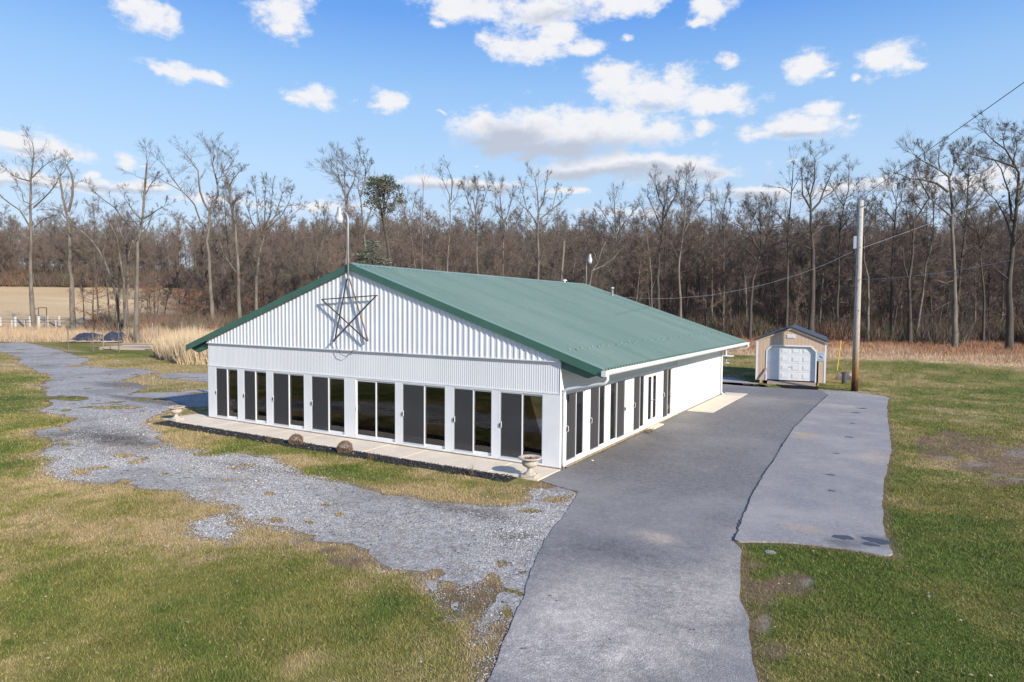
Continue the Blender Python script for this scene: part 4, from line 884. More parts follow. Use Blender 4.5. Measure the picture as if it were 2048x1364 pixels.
tarp(230, 684, 46, 17, 5, 'right dark blue tarp heap with white edge beside the birch trunk')
b = ground_at(256, 699); lumber = empty('lumber_stack', tuple(b), R(30), label='low stack of faded pinkish boards lying on the lawn', cat='lumber')
bd = MB().box(-2.4, 2.4, -.09, .09, 0, .07).mesh('plank', MT['pinkboard'])
for lay in range(4):
    for k in range(5): link('plank', bd, lumber, (random.uniform(-.5, .5)+(0.8 if lay == 3 else 0), (k-2)*.22+random.uniform(-.03, .03), lay*.085), R(random.uniform(-4, 4)))
MB().box(-2.6, -2.2, -.6, .6, 0, .25).build('pallet', MT['wood'], lumber)
MB().bar((-.2, -.55, .45), (3.4, -.5, .42), .25, .04).build('long_board', MT['silver'], lumber)

# ------------------------------------------------------------------ trees
class TB:
    """collects tubes and thin twig triangles fast"""
    def __init__(s): s.v = []; s.f4 = []; s.tv = []
    def tube(s, pts, rad, n):
        k = len(s.v); m = len(pts); r = None
        for i, p in enumerate(pts):
            d = (pts[min(i+1, m-1)]-pts[max(i-1, 0)]).normalized()
            r = (d.cross(Vector((.31, .95, .1))) if r is None else r-d*r.dot(d)).normalized(); u = d.cross(r)
            for j in range(n): a = 6.2832*j/n; s.v.append(p+(r*math.cos(a)+u*math.sin(a))*rad[i])
        for i in range(m-1):
            for j in range(n): s.f4.append((k+i*n+j, k+i*n+(j+1) % n, k+(i+1)*n+(j+1) % n, k+(i+1)*n+j))
    def tri(s, p, d, w, rd):
        q = Vector((rd.uniform(-1, 1), rd.uniform(-1, 1), rd.uniform(-1, 1))); q = d.cross(q)
        if q.length < 1e-6: return
        q.normalize(); q *= w; s.tv += [p-q, p+q, p+d]
    def trunkmesh(s, name, m):
        me = bpy.data.meshes.new(name); me.from_pydata([tuple(v) for v in s.v], [], s.f4); me.polygons.foreach_set('use_smooth', [True]*len(me.polygons)); me.materials.append(m); return me
    def crownmesh(s, name, m):
        V = np.array([tuple(v) for v in s.tv], np.float32); return npmesh(name, V, np.arange(len(V)).reshape(-1, 3), m)
def wob(rd, a): return Vector((rd.uniform(-a, a), rd.uniform(-a, a), rd.uniform(-a, a)))
def branch(tr, cr, p, d, L, r, lvl, rd, dens=1.0, up=.12, leaves=0):
    """lvl 2 limb, 1 branch, 0 twig spray; tr collects solid wood, cr twigs"""
    if lvl == 0:
        n = max(2, int(7*dens)); q = p.copy()
        for i in range(n):
            dd = (d+wob(rd, .55)+Vector((0, 0, .12))).normalized(); l = L*rd.uniform(.5, 1.0); cr.tri(p+d*(L*.8*i/n), dd*l, max(.011, r*.6), rd)
            if rd.random() < .35: cr.tri(p+d*(L*.8*i/n)+dd*l*.5, (dd+wob(rd, .8)).normalized()*l*.5, .007, rd)
        return
    n = 5 if lvl == 2 else 3; pts = [p.copy()]; rad = [r]; q = p.copy(); dd = d.copy()
    for i in range(n):
        dd = (dd+wob(rd, .24 if lvl == 2 else .32)+Vector((0, 0, up))).normalized(); q = q+dd*(L/n); pts.append(q.copy()); rad.append(r*(1-(i+1)/n*.8))
    (tr if lvl == 2 or r > .035 else cr_t(cr)).tube(pts, rad, 5 if lvl == 2 else 3)
    m = int((7 if lvl == 2 else 6)*dens)+1
    for i in range(m):
        t = rd.uniform(.22, 1.0)*n; a = int(min(t, n-.001)); f = t-a; b = pts[a].lerp(pts[a+1], f); sd = (pts[a+1]-pts[a]).normalized()
        nd_ = (sd*.75+wob(rd, .85)+Vector((0, 0, .15))).normalized(); rr = max(.012, rad[a]*.45)
        branch(tr, cr, b, nd_, L*rd.uniform(.32, .52), rr, lvl-1, rd, dens, up, leaves)
    for i in range(3): branch(tr, cr, pts[-1], (dd+wob(rd, .5)).normalized(), L*.30, rad[-1]*.8, lvl-1 if lvl == 1 else 0, rd, dens)
def cr_t(cr):
    if not hasattr(cr, 'sub'): cr.sub = TB()
    return cr.sub
def crown_full(cr, name, m):
    """twig triangles plus thin branch tubes in one crown mesh"""
    V = [tuple(v) for v in cr.tv]; F = [(i, i+1, i+2) for i in range(0, len(V), 3)]
    if hasattr(cr, 'sub'):
        k = len(V); V += [tuple(v) for v in cr.sub.v]; F += [(a+k, b+k, c+k, d+k) for a, b, c, d in cr.sub.f4]
    me = bpy.data.meshes.new(name); me.from_pydata(V, [], F); me.materials.append(m); return me
def proto(seed, H, r0, lean=.03, start=.45, nl=13, spread=.30, dens=1.0, bark='bark', twig='twig', fork=False):
    rd = random.Random(seed); tr = TB(); cr = TB(); n = 9; pts = []; q = Vector((0, 0, -.4)); d = Vector((rd.uniform(-lean, lean), rd.uniform(-lean, lean), 1)).normalized(); rad = []
    for i in range(n+1): pts.append(q.copy()); rad.append(r0*(1-.80*(i/n)**1.1)*(1.25 if i == 0 else 1)); d = (d+wob(rd, .055)+Vector((0, 0, .03))).normalized(); q = q+d*(H/n)
    tr.tube(pts, rad, 7)
    for i in range(nl):
        t = (start+(1-start)*((i+rd.random())/nl)**.9)*n; a = int(min(t, n-.001)); b = pts[a].lerp(pts[a+1], t-a); az = i*2.4+rd.uniform(-.5, .5); el = rd.uniform(.35, 1.1)
        dd = Vector((math.cos(az)*math.cos(el), math.sin(az)*math.cos(el), math.sin(el))); L = H*spread*rd.uniform(.6, 1.1)*(1.15-.5*(t/n)); branch(tr, cr, b, dd, L, rad[a]*.42, 2, rd, dens)
    for i in range(int(nl*.7)):      # stubs and small sprays low on the trunk
        t = rd.uniform(.15, start+.1)*n; a = int(t); b = pts[a].lerp(pts[a+1], t-a); az = rd.uniform(0, 6.28); branch(tr, cr, b, Vector((math.cos(az), math.sin(az), .3)).normalized(), H*.09*rd.uniform(.5, 1.3), .03, 1, rd, .7)
    return tr.trunkmesh('trunk', MT[bark]), crown_full(cr, 'crown', MT[twig])
PROTO = []
specs = [(1, 17, .16, .05, .25, 17, .27, 1.0), (2, 19, .2, .06, .35, 17, .25, 1.0), (3, 15, .13, .09, .2, 15, .28, 1.0), (4, 18, .15, .12, .35, 15, .24, 1.0), (5, 14, .11, .16, .15, 14, .29, 1.0), (6, 20, .21, .04, .4, 16, .25, 1.0), (7, 16, .14, .08, .2, 17, .30, 1.0), (8, 13, .10, .18, .15, 13, .28, 1.0), (9, 18, .15, .10, .45, 14, .26, 1.0), (10, 16, .16, .06, .25, 16, .32, 1.0)]
for i, s_ in enumerate(specs): PROTO.append((proto(*s_, bark=('bark2', 'bark2', 'bark')[i % 3], twig=('twig2', 'twig')[i % 2]), s_[1]))
def treething(x, y, k, s, rz, lab, group, name='bare_tree', cat='tree'):
    t = empty(name, (x, y, float(terr(x, y))), rz, label=lab, cat=cat, group=group); t.scale = (s, s, s)
    (tm, cm), h = PROTO[k]; link('trunk', tm, t); link('crown', cm, t); return t

def traced(name, s, limbs, lab, seed, bark='bark', twig='darktwig', dens=1.0, tw=.10, cat='tree', leaves=0, sub=5, base=True, group=None):
    """a tree whose main limbs follow given bearings; limbs = [(points, r_start_m, r_end_m)], first is the trunk"""
    rd = random.Random(seed); tr = TB(); cr = TB(); first = limbs[0][0][0]; p0 = at(first[0], first[1], s); x, y = p0[0], p0[1]; zb = float(terr(x, y)); o = Vector((x, y, zb)); main = None; lf = []
    for li, (pp, ra, rb) in enumerate(limbs):
        off = 0.0
        if li and main:
            # junction: nearest main point in bearing
            bx_, by_ = pp[0]; off = min(main, key=lambda m: (m[0]-bx_)**2+(m[1]-by_)**2)[2]
        slope = 0 if li == 0 else rd.uniform(-.03, .03); pts = []; n0 = len(pp); dl = 0
        for i, (a, b) in enumerate(pp):
            if i: dl += math.hypot(a-pp[i-1][0], b-pp[i-1][1])*slope*s/FPX*18
            ss = s+off+dl; v = Vector(at(a, b, ss))-o; pts.append(v)
            if main is None or li == 0: main = (main or []); main.append((a, b, off+dl))
            else: main.append((a, b, off+dl))
        if li == 0 and base and pts[0].z > -.2: pts.insert(0, Vector((pts[0].x, pts[0].y, -.4)))
        # resample with small wobble
        Q = []
        for i in range(len(pts)-1):
            L_ = (pts[i+1]-pts[i]).length; m = max(1, int(L_/1.3))
            for j in range(m): Q.append(pts[i].lerp(pts[i+1], j/m)+(wob(rd, .05) if (i or j) else Vector()))
        Q.append(pts[-1]); m = len(Q); rb = rb*1.5; rad = [(ra+(rb-ra)*(i/(m-1))**.8)*(1.0 if li == 0 else 1.15) for i in range(m)]
        if li == 0 and base: rad[0] *= 1.5
        tr.tube(Q, rad, 8 if ra > .15 else 5)
        tot = sum((Q[i+1]-Q[i]).length for i in range(m-1)); nsub = int(tot*sub*.24*(1 if li else .7))+1; t0 = .55 if li == 0 else .25
        for k in range(nsub):
            t = (t0+(1-t0)*rd.random())*(m-1); a = int(min(t, m-1.001)); b = Q[a].lerp(Q[a+1], t-a); sd = (Q[a+1]-Q[a]).normalized(); L_ = min(3.0, max(1.1, tot*.25))*rd.uniform(.5, 1.1)
            branch(tr, cr, b, (sd*.6+wob(rd, .9)+Vector((0, 0, .2))).normalized(), L_, max(.022, rad[a]*.35), 1, rd, dens); lf.append(b)
        for k in range(3): branch(tr, cr, Q[-1], ((Q[-1]-Q[-2]).normalized()+wob(rd, .45)).normalized(), min(2.2, tot*.2+.6), .025, 1, rd, dens)
        if li == 0:
            for k in range(int(5*dens)): t = rd.uniform(.12, .6)*(m-1); a = int(t); az = rd.uniform(0, 6.28); branch(tr, cr, Q[a], Vector((math.cos(az), math.sin(az), .2)), rd.uniform(.6, 1.8), .03, 1, rd, .6)
    t = empty(name, tuple(o), label=lab, cat=cat, group=group)
    link('trunk', tr.trunkmesh('trunk', MT[bark]), t); link('crown', crown_full(cr, 'crown', MT[twig]), t)
    if leaves:
        mb = MB()
        tips = cr.tv[2::3]
        for k in range(leaves):
            p = rd.choice(tips); a, b = wob(rd, .07), wob(rd, .07); mb.poly([p, p+a, p+b])
        mb.build('leaves', MT['oakleaf'], t)
    return t
TR = traced
TR('tall_bare_tree', 90, [([(68,662),(64,600),(61,540),(62,450),(61,400),(63,360),(65,340),(68,310),(66,290)], .36, .04), ([(61,457),(52,440),(40,420),(20,407),(5,395),(-6,382)], .10, .04), ([(67,415),(82,402),(96,387),(111,371),(117,356)], .10, .03), ([(64,356),(78,342),(90,330),(102,322)], .08, .02), ([(60,362),(41,358),(27,351),(14,340)], .09, .02), ([(68,455),(88,437),(109,432)], .07, .02), ([(60,478),(41,469),(25,469),(0,451)], .07, .03), ([(62,408),(47,402),(44,383),(35,371)], .06, .02)], 'tallest bare tree at the far left, single straight trunk before the tan field', 101, leaves=160, dens=.8)
TR('bare_tree', 88, [([(147,672),(144,610),(143,560),(140,530),(139,465),(135,434),(131,420),(125,391),(123,375),(118,350),(112,336)], .40, .05), ([(137,424),(144,395),(146,363),(142,346),(136,334)], .16, .05), ([(131,436),(123,424),(109,418),(94,420)], .08, .02), ([(119,352),(128,345),(134,330)], .05, .02)], 'pale forked bare tree second from the left, broken top', 102, leaves=90, dens=.8)
TR('leaning_tree', 86, [([(241,652),(234,600),(224,560),(211,525),(199,502),(185,484),(168,467),(144,449)], .24, .05), ([(211,525),(205,505),(212,480),(208,462)], .09, .03), ([(190,488),(170,490),(148,494)], .06, .02), ([(224,560),(236,540),(238,505),(236,490)], .1, .03)], 'bare tree leaning left with a split pale trunk beyond the garden posts', 103, dens=.8)
TR('bare_tree', 76, [([(274,682),(273,602),(275,540),(275,486),(280,465),(285,434),(288,404),(290,363),(294,326)], .33, .06), ([(287,437),(302,428),(314,420),(328,413)], .10, .02), ([(283,439),(267,422),(257,406),(249,395)], .08, .02), ([(270,460),(246,439),(230,416),(205,398),(195,389)], .09, .02), ([(281,482),(294,461),(298,445)], .07, .02), ([(291,390),(300,372),(308,360)], .05, .02)], 'bare tree with snapped spire top standing right of the blue tarps', 104, leaves=60, dens=.9)
TR('bare_tree', 84, [([(250,648),(257,570),(255,520),(253,492),(242,470),(234,440)], .20, .04), ([(255,520),(262,495),(264,470)], .1, .03)], 'slim pale bare tree just left of the snapped spire tree', 105, dens=.7)
TR('dead_snag', 95, [([(247,560),(242,527),(234,478),(220,447)], .2, .09)], 'short dead snag with broken tip behind the slim pale tree', 106, dens=.2, sub=1, base=True)
TR('forked_tree', 92, [([(426,642),(421,582),(419,541),(418,506),(414,482),(419,455),(419,420),(427,406),(436,391),(435,375),(433,358),(427,340),(424,328),(429,311),(420,301)], .34, .04), ([(418,421),(408,404),(400,383),(397,358),(396,342),(387,330),(380,319),(370,307)], .15, .03), ([(402,445),(390,410),(365,383),(349,363),(333,338),(326,328)], .12, .02), ([(365,383),(339,369),(314,356)], .06, .02), ([(433,358),(450,350),(462,335)], .05, .02)], 'bare tree with a wide Y fork and crooked limbs over the roof left slope', 107, leaves=160, dens=.8)
TR('bare_tree', 90, [([(480,640),(477,582),(475,520),(470,451),(463,420),(459,391),(458,375),(454,356),(447,346),(443,330)], .33, .05), ([(458,375),(466,358),(480,342)], .09, .02), ([(463,412),(478,393),(486,387)], .07, .02), ([(474,547),(461,529),(448,510),(441,488)], .10, .04), ([(443,344),(455,338),(466,322),(457,311),(437,299)], .08, .02), ([(462,410),(448,395),(445,380)], .05, .02)], 'crooked bare tree with greenish trunk, right of the wide Y fork', 108, leaves=120, dens=.85)
TR('fan_shaped_tree', 88, [([(512,560),(523,486),(527,465)], .2, .15), ([(527,465),(530,420),(531,378)], .1, .02), ([(527,463),(540,430),(545,385)], .1, .02), ([(528,462),(552,430),(565,387)], .1, .02), ([(530,460),(560,435),(580,400)], .09, .02), ([(532,460),(560,450),(596,420)], .07, .02), ([(525,468),(515,430),(511,385)], .09, .02), ([(524,475),(505,445),(492,410)], .08, .02)], 'fan-shaped bare tree left of the roof lamp', 109, dens=1.0)
TR('bare_tree', 70, [([(689,560),(694,500),(694,461),(693,424),(688,387),(679,358),(674,332)], .22, .03), ([(693,424),(696,391),(708,363),(712,340)], .1, .02), ([(690,400),(690,345),(685,330)], .06, .02), ([(679,358),(670,350),(664,338)], .04, .01)], 'upright bare tree directly behind the roof lamp', 110, dens=.9)
TR('bare_tree', 74, [([(731,560),(729,486),(726,445),(722,404),(717,375),(716,358),(706,344)], .24, .03), ([(722,393),(730,358),(731,336),(724,321),(720,311)], .09, .02), ([(730,350),(738,340),(741,333)], .04, .01), ([(728,470),(735,440),(744,415)], .1, .03)], 'greenish bare tree between the roof lamp and the round pine', 111, dens=.9)
TR('bare_tree', 92, [([(844,560),(845,444),(846,400),(847,368)], .16, .02), ([(845,480),(853,455),(856,430)], .06, .02)], 'thin dead spike of a tree right of the round pine', 112, dens=.3, sub=2)
TR('bare_tree', 92, [([(832,560),(828,520),(824,480),(815,445),(808,425),(812,405)], .15, .03), ([(815,445),(825,425),(828,405)], .06, .02)], 'slender bent bare tree close to the round pine', 113, dens=.8)
TR('bare_tree', 88, [([(893,560),(896,497),(901,444),(899,388),(886,361)], .20, .03), ([(902,400),(905,361),(896,337)], .08, .02), ([(886,361),(882,352)], .03, .01), ([(900,410),(912,395),(918,372)], .05, .01)], 'tall bare tree with a hooked top over the middle of the ridge', 114, dens=.7, sub=4)
TR('bare_tree', 90, [([(955,570),(953,500),(952,450),(950,420),(946,395)], .2, .05), ([(952,450),(962,420),(972,390),(975,375)], .08, .02), ([(951,440),(938,410),(930,385)], .08, .02), ([(950,420),(955,395),(955,374)], .06, .02)], 'dense bare tree over the middle of the roof ridge', 115, dens=1.2)
TR('bare_tree', 90, [([(1005,575),(1006,500),(1008,450),(1003,425),(1000,395)], .18, .04), ([(1008,450),(1018,420),(1024,395)], .07, .02), ([(1006,440),(992,420),(990,400)], .06, .02)], 'slim bare tree left of the candelabra tree', 116, dens=1.0)
TR('candelabra_tree', 84, [([(1076,585),(1076,504),(1075,467),(1077,443),(1077,416),(1074,381),(1071,363)], .30, .04), ([(1074,447),(1057,422),(1041,408)], .11, .03), ([(1057,430),(1048,395),(1045,378)], .05, .02), ([(1077,422),(1086,402),(1092,367)], .1, .03), ([(1080,438),(1107,416),(1127,400)], .1, .02), ([(1076,470),(1090,455),(1096,430)], .06, .02), ([(1074,470),(1058,448),(1045,438)], .07, .02), ([(1104,418),(1110,395),(1112,385)], .05, .02)], 'symmetrical candelabra bare tree above the roof ridge', 117, dens=.9, leaves=60)
TR('leaning_tree', 70, [([(1177,600),(1179,568),(1185,541),(1195,525),(1203,500),(1212,484)], .16, .03), ([(1185,541),(1205,531),(1227,517),(1240,500)], .08, .02), ([(1195,525),(1189,505),(1180,494)], .05, .02)], 'pale leaning tree with forked limbs right of the far roof lamp', 118, dens=.7)
TR('dead_snag', 80, [([(1120,590),(1124,540),(1128,482)], .17, .10)], 'bleached dead snag left of the far roof lamp', 119, dens=.1, sub=1)
TR('bare_tree', 92, [([(1232,620),(1232,540),(1232,480),(1230,440),(1229,405)], .18, .04), ([(1232,480),(1245,450),(1262,430),(1269,419)], .1, .02), ([(1231,470),(1218,445),(1206,425)], .08, .02)], 'bare tree with raised arms right of the candelabra tree', 120, dens=1.0)
TR('bare_tree', 88, [([(1317,640),(1316,560),(1318,510),(1322,484),(1326,463),(1326,412),(1318,395),(1312,370)], .30, .04), ([(1326,440),(1340,410),(1352,390),(1355,370)], .12, .03), ([(1324,460),(1308,420),(1296,395)], .08, .02), ([(1325,430),(1333,400),(1336,375)], .07, .02)], 'dark tall bare tree above the right roof slope', 121, bark='bark2', dens=1.1)
TR('bare_tree', 84, [([(1304,640),(1302,545),(1297,504),(1291,432)], .13, .03), ([(1303,580),(1312,555),(1320,548)], .04, .01)], 'slim pale bare trunk above the right roof slope', 122, dens=.6)
TR('bare_tree', 84, [([(1362,650),(1361,600),(1358,545),(1359,521),(1366,470),(1370,440),(1369,400),(1372,370)], .22, .04), ([(1366,470),(1380,440),(1396,415),(1406,400)], .1, .02), ([(1368,440),(1362,410),(1358,385)], .06, .02), ([(1359,521),(1348,500),(1340,480)], .06, .02), ([(1370,430),(1385,405),(1388,385)], .06, .02)], 'bare tree with twisted white lower trunk behind the right roof slope', 123, dens=1.2)
TR('bare_tree', 96, [([(1424,650),(1424,560),(1424,480),(1422,420),(1420,376)], .16, .02), ([(1424,480),(1440,450),(1448,425)], .06, .02)], 'thin straight bare tree left of the spreading dark oak', 124, dens=.5)
TR('bare_tree', 92, [([(1447,650),(1447,560),(1448,480),(1446,440),(1450,405)], .2, .03), ([(1448,470),(1456,440),(1460,420)], .07, .02), ([(1447,460),(1435,430),(1430,410)], .07, .02)], 'bare tree with a small tuft crown before the spreading dark oak', 125, dens=1.0)
TR('spreading_oak', 86, [([(1500,660),(1503,600),(1506,560),(1515,526),(1522,505),(1523,464),(1518,433)], .26, .05), ([(1522,509),(1505,478),(1485,454),(1464,444)], .12, .02), ([(1524,501),(1536,478),(1550,470),(1565,468)], .10, .02), ([(1523,485),(1546,456),(1573,452)], .09, .02), ([(1522,470),(1510,440),(1500,425)], .08, .02), ([(1521,455),(1532,430),(1540,415)], .07, .02), ([(1515,526),(1496,500),(1476,488),(1462,484)], .08, .02), ([(1520,515),(1545,505),(1568,508)], .07, .02)], 'dark spreading oak with arching limbs left of the garage shed', 126, bark='bark2', dens=1.2)
TR('bare_tree', 84, [([(1574,665),(1574,600),(1575,560),(1577,505),(1577,452),(1583,392),(1586,337)], .24, .03), ([(1577,452),(1557,431),(1538,418),(1520,407)], .08, .02), ([(1583,388),(1567,376),(1546,374)], .05, .01), ([(1584,382),(1596,362),(1602,348)], .05, .01), ([(1578,490),(1600,470),(1612,462)], .05, .02), ([(1583,380),(1578,350)], .03, .01)], 'tall straight bare tree with dead side limbs behind the shed roof', 127, bark='bark2', dens=.6, sub=3)
TR('great_bare_tree', 82, [([(1622,668),(1624,620),(1626,567),(1626,505),(1622,444),(1621,392),(1628,361),(1630,322)], .46, .04), ([(1622,423),(1639,403),(1653,368),(1662,349)], .15, .03), ([(1620,415),(1604,388),(1604,347)], .13, .03), ([(1621,474),(1602,462),(1577,452)], .08, .02), ([(1624,450),(1645,436),(1668,420),(1680,412)], .10, .02), ([(1626,500),(1605,490),(1588,478)], .07, .02), ([(1625,470),(1650,452),(1672,448)], .08, .02), ([(1622,400),(1612,372),(1616,350)], .06, .02), ([(1640,400),(1662,385),(1675,372)], .06, .02)], 'great dark bare tree with dense crown directly behind the shed', 128, bark='bark2', dens=1.2)
TR('bare_tree', 86, [([(1672,668),(1675,600),(1678,550),(1678,505),(1680,460),(1688,413),(1696,382),(1698,351)], .24, .03), ([(1688,413),(1676,395),(1668,380)], .06, .02), ([(1692,398),(1706,385),(1712,372)], .05, .01), ([(1680,460),(1695,440),(1702,425)], .07, .02)], 'curving bare tree just left of the utility pole', 129, bark='bark2', dens=1.0)
TR('bare_tree', 84, [([(1735,668),(1737,603),(1737,556),(1727,521),(1728,480),(1722,440),(1732,415),(1745,398)], .24, .03), ([(1737,556),(1750,545),(1762,538)], .06, .02), ([(1722,440),(1714,420),(1716,400)], .07, .02), ([(1727,450),(1738,430),(1748,425)], .05, .02)], 'crooked bare tree just right of the utility pole', 130, dens=.9)
TR('bare_tree', 86, [([(1782,668),(1783,600),(1784,520),(1790,445),(1792,404),(1784,380)], .24, .03), ([(1790,445),(1775,425),(1760,412)], .08, .02), ([(1791,420),(1802,400),(1805,372)], .08, .02), ([(1792,404),(1796,384),(1794,368)], .05, .02)], 'bushy-topped dark bare tree second right of the utility pole', 131, bark='bark2', dens=1.2)
TR('bare_tree', 82, [([(1820,664),(1818,600),(1818,562),(1825,507),(1827,445),(1843,420),(1858,396),(1846,371),(1839,361)], .28, .04), ([(1827,470),(1815,440),(1812,415)], .09, .02), ([(1843,420),(1830,405),(1826,385)], .07, .02), ([(1818,562),(1808,530),(1806,500)], .1, .03)], 'dark bent bare tree left of the isolated field-edge tree', 132, bark='bark2', dens=1.2)
TR('leaning_tree', 84, [([(1833,664),(1845,590),(1850,550),(1852,531),(1858,511),(1872,494),(1890,488)], .2, .04), ([(1858,511),(1866,470),(1868,430),(1866,400)], .11, .03)], 'bare tree leaning right near the isolated field-edge tree', 133, dens=1.0)
TR('field_edge_tree', 77, [([(1909,694),(1910,644),(1909,572),(1907,521),(1905,480),(1903,445),(1905,421),(1901,384),(1897,355),(1880,341),(1860,328),(1841,320),(1829,310)], .40, .03), ([(1897,384),(1874,367),(1841,359),(1819,357),(1796,347)], .15, .02), ([(1899,355),(1909,332),(1906,312)], .08, .02), ([(1880,341),(1876,318),(1881,295)], .08, .02), ([(1903,433),(1880,414),(1860,396)], .12, .03), ([(1850,322),(1848,305),(1843,296)], .05, .02), ([(1841,359),(1838,340),(1834,330)], .05, .02), ([(1905,421),(1920,400),(1930,380),(1945,372)], .07, .02), ([(1896,370),(1912,352),(1920,345)], .05, .01), ([(1910,560),(1890,566),(1872,560)], .05, .02), ([(1909,600),(1890,610),(1868,622)], .05, .02)], 'tall bare tree standing alone before the woods at right, flared grey trunk', 134, leaves=120, dens=1.0)
TR('edge_oak', 76, [([(2018,692),(2020,644),(2018,572),(2022,521),(2026,480),(2030,445),(2036,384),(2038,347),(2026,322),(2010,299),(1987,281),(1973,267)], .48, .03), ([(2037,336),(1998,322),(1967,314),(1940,308)], .14, .02), ([(2024,440),(2018,384),(2002,338),(1990,322)], .14, .03), ([(2022,470),(2008,430),(1992,400),(1975,385)], .12, .02), ([(2034,400),(2050,360),(2058,320),(2052,280)], .14, .03), ([(2010,299),(2006,280),(2010,262)], .06, .02), ([(1985,330),(1965,345),(1945,350)], .07, .02), ([(2026,322),(2034,295),(2030,272)], .07, .02), ([(2020,560),(1996,540),(1975,520)], .06, .02), ([(2022,500),(2045,470),(2060,450)], .12, .04)], 'massive dark bare oak at the right picture edge', 135, bark='bark2', dens=1.3, leaves=150)
TR('bare_tree', 84, [([(1966,680),(1968,600),(1962,520),(1958,470),(1946,440),(1935,415)], .2, .03), ([(1962,500),(1975,460),(1980,430)], .1, .03), ([(1955,465),(1940,455),(1928,440)], .06, .02)], 'bare tree between the isolated tree and the massive right oak', 136, bark='bark2', dens=1.2)

# round pine and blue spruce above the ridge
def pine():
    s = 78; b = at(780, 560, s); o = Vector((b[0], b[1], float(terr(b[0], b[1])))); rd = random.Random(5); tr = TB()
    t = empty('round_pine', tuple(o), label='round-headed pine with bare lower trunk above the roof ridge', cat='tree')
    L1 = [Vector(at(*q, s))-o for q in ((782,560),(780,525),(774,480),(767,445),(762,420),(757,395))]; L1.insert(0, Vector((L1[0].x, L1[0].y, -.3)))
    L2 = [Vector(at(q[0], q[1], s-.8))-o for q in ((768,450),(767,430),(768,400),(772,375))]
    tr.tube(L1, [.26, .22, .2, .17, .14, .1, .05], 7); tr.tube(L2, [.13, .1, .08, .04], 6); cl = MB(); cx = Vector(at(766, 398, s))-o; k = FPX/s
    for i in range(105):
        a = rd.uniform(0, 6.28); e = rd.uniform(-.8, 1.35); q = rd.uniform(.55, 1)**.5
        c = cx+Vector((math.cos(a)*math.cos(e)*44/k*q, math.sin(a)*math.cos(e)*40/k*q, math.sin(e)*(46 if e > 0 else 36)/k*q))
        if e < 0 and rd.random() < .45: continue
        j = rd.choice(L1[4:]+L2[1:]); tr.tube([j, j.lerp(c, .5)+wob(rd, .15), c], [.05, .035, .015], 4)
        for m in range(34):
            p = c+Vector((rd.gauss(0, .30), rd.gauss(0, .30), rd.gauss(0, .12))); d = (wob(rd, 1)+Vector((0, 0, .3))).normalized()*.26; w = wob(rd, 1).normalized()*.07; cl.poly([p-w, p+w, p+d])
    link('trunk', tr.trunkmesh('trunk', MT['bark2']), t); cl.build('crown', MT['needle'], t)
pine()
def spruce():
    s = 60; b = at(745, 600, s); zb = float(terr(b[0], b[1])); o = Vector((b[0], b[1], zb)); rd = random.Random(6); H = at(742, 476, s)[2]-zb
    t = empty('blue_spruce', tuple(o), label='pale grey-green spruce just behind the roof ridge', cat='tree'); cl = MB(); tr = TB(); tr.tube([Vector((0, 0, 0)), Vector((0, 0, H))], [.18, .03], 6)
    for lay in range(26):
        z = H*(.10+.9*lay/26); Rr = (H-z)*.80*rd.uniform(.75, 1.1)+.25; nb = int(7+Rr*4)
        for i in range(nb):
            a = rd.uniform(0, 6.28); R1 = Rr*rd.uniform(.75, 1.1); tip = Vector((math.cos(a)*R1, math.sin(a)*R1, z-R1*.12)); tr.tube([Vector((0, 0, z+.1)), tip], [.03, .01], 3)
            n = int(10+R1*13)
            for m in range(n):
                f = rd.uniform(.25, 1.0); p = Vector((0, 0, z+.1)).lerp(tip, f)+Vector((rd.gauss(0, .13), rd.gauss(0, .13), rd.gauss(0, .07))); d = Vector((math.cos(a)+rd.uniform(-.8, .8), math.sin(a)+rd.uniform(-.8, .8), rd.uniform(-.2, .6))).normalized()*.24; w = wob(rd, 1).normalized()*.045; cl.poly([p-w, p+w, p+d])
    link('trunk', tr.trunkmesh('trunk', MT['bark2']), t); cl.build('crown', MT['spruce'], t)
spruce()

# rust-leaved young oaks at the left wood edge
rd = random.Random(77)
def oakling(px_, s, h, lab):
    b = at(px_, 640, s); x, y = b[0], b[1]; t = empty('rusty_oak_sapling', (x, y, float(terr(x, y))), rd.uniform(0, 6), label=lab, cat='sapling', group='young oaks holding orange leaves'); tr = TB(); cr = TB()
    pts = [Vector((0, 0, -.2)), Vector((.1, 0, h*.4)), Vector((0, .1, h))]; tr.tube(pts, [.11, .08, .02], 5); ends = []
    for k in range(16):
        z = h*rd.uniform(.15, .95); a = rd.uniform(0, 6.28); L = (h-z)*.35+.7; e = Vector((math.cos(a)*L, math.sin(a)*L, z+L*.35)); tr.tube([Vector((0, 0, z)), e], [.035, .01], 4); branch(tr, cr, Vector((0, 0, z)).lerp(e, .5), (e-Vector((0, 0, z))).normalized(), L*.5, .015, 1, rd, .7); ends.append((Vector((0, 0, z)), e))
    mb = MB()
    for k in range(1000): a, e = rd.choice(ends); p = a.lerp(e, rd.uniform(.3, 1.1))+wob(rd, .32); mb.poly([p, p+wob(rd, .10), p+wob(rd, .10)])
    link('trunk', tr.trunkmesh('trunk', MT['bark2']), t); link('crown', crown_full(cr, 'crown', MT['twig2']), t); mb.build('leaves', MT['oakleaf'], t)
for px_, s, h, lab in ((188, 84, 8.0, 'rust-leaved sapling before the tan field between two pale trunks'), (310, 98, 8.5, 'rust-leaved sapling at the right end of the tan field'), (386, 90, 7, 'rust-leaved sapling left of the wide Y fork tree'), (362, 96, 6, 'low rust-leaved sapling above the cattails'), (512, 96, 7.5, 'rust-leaved sapling peeking over the left roof slope'), (22, 205, 9, 'rust-leaved sapling at the top edge of the tan field')): oakling(px_, s, h, lab)

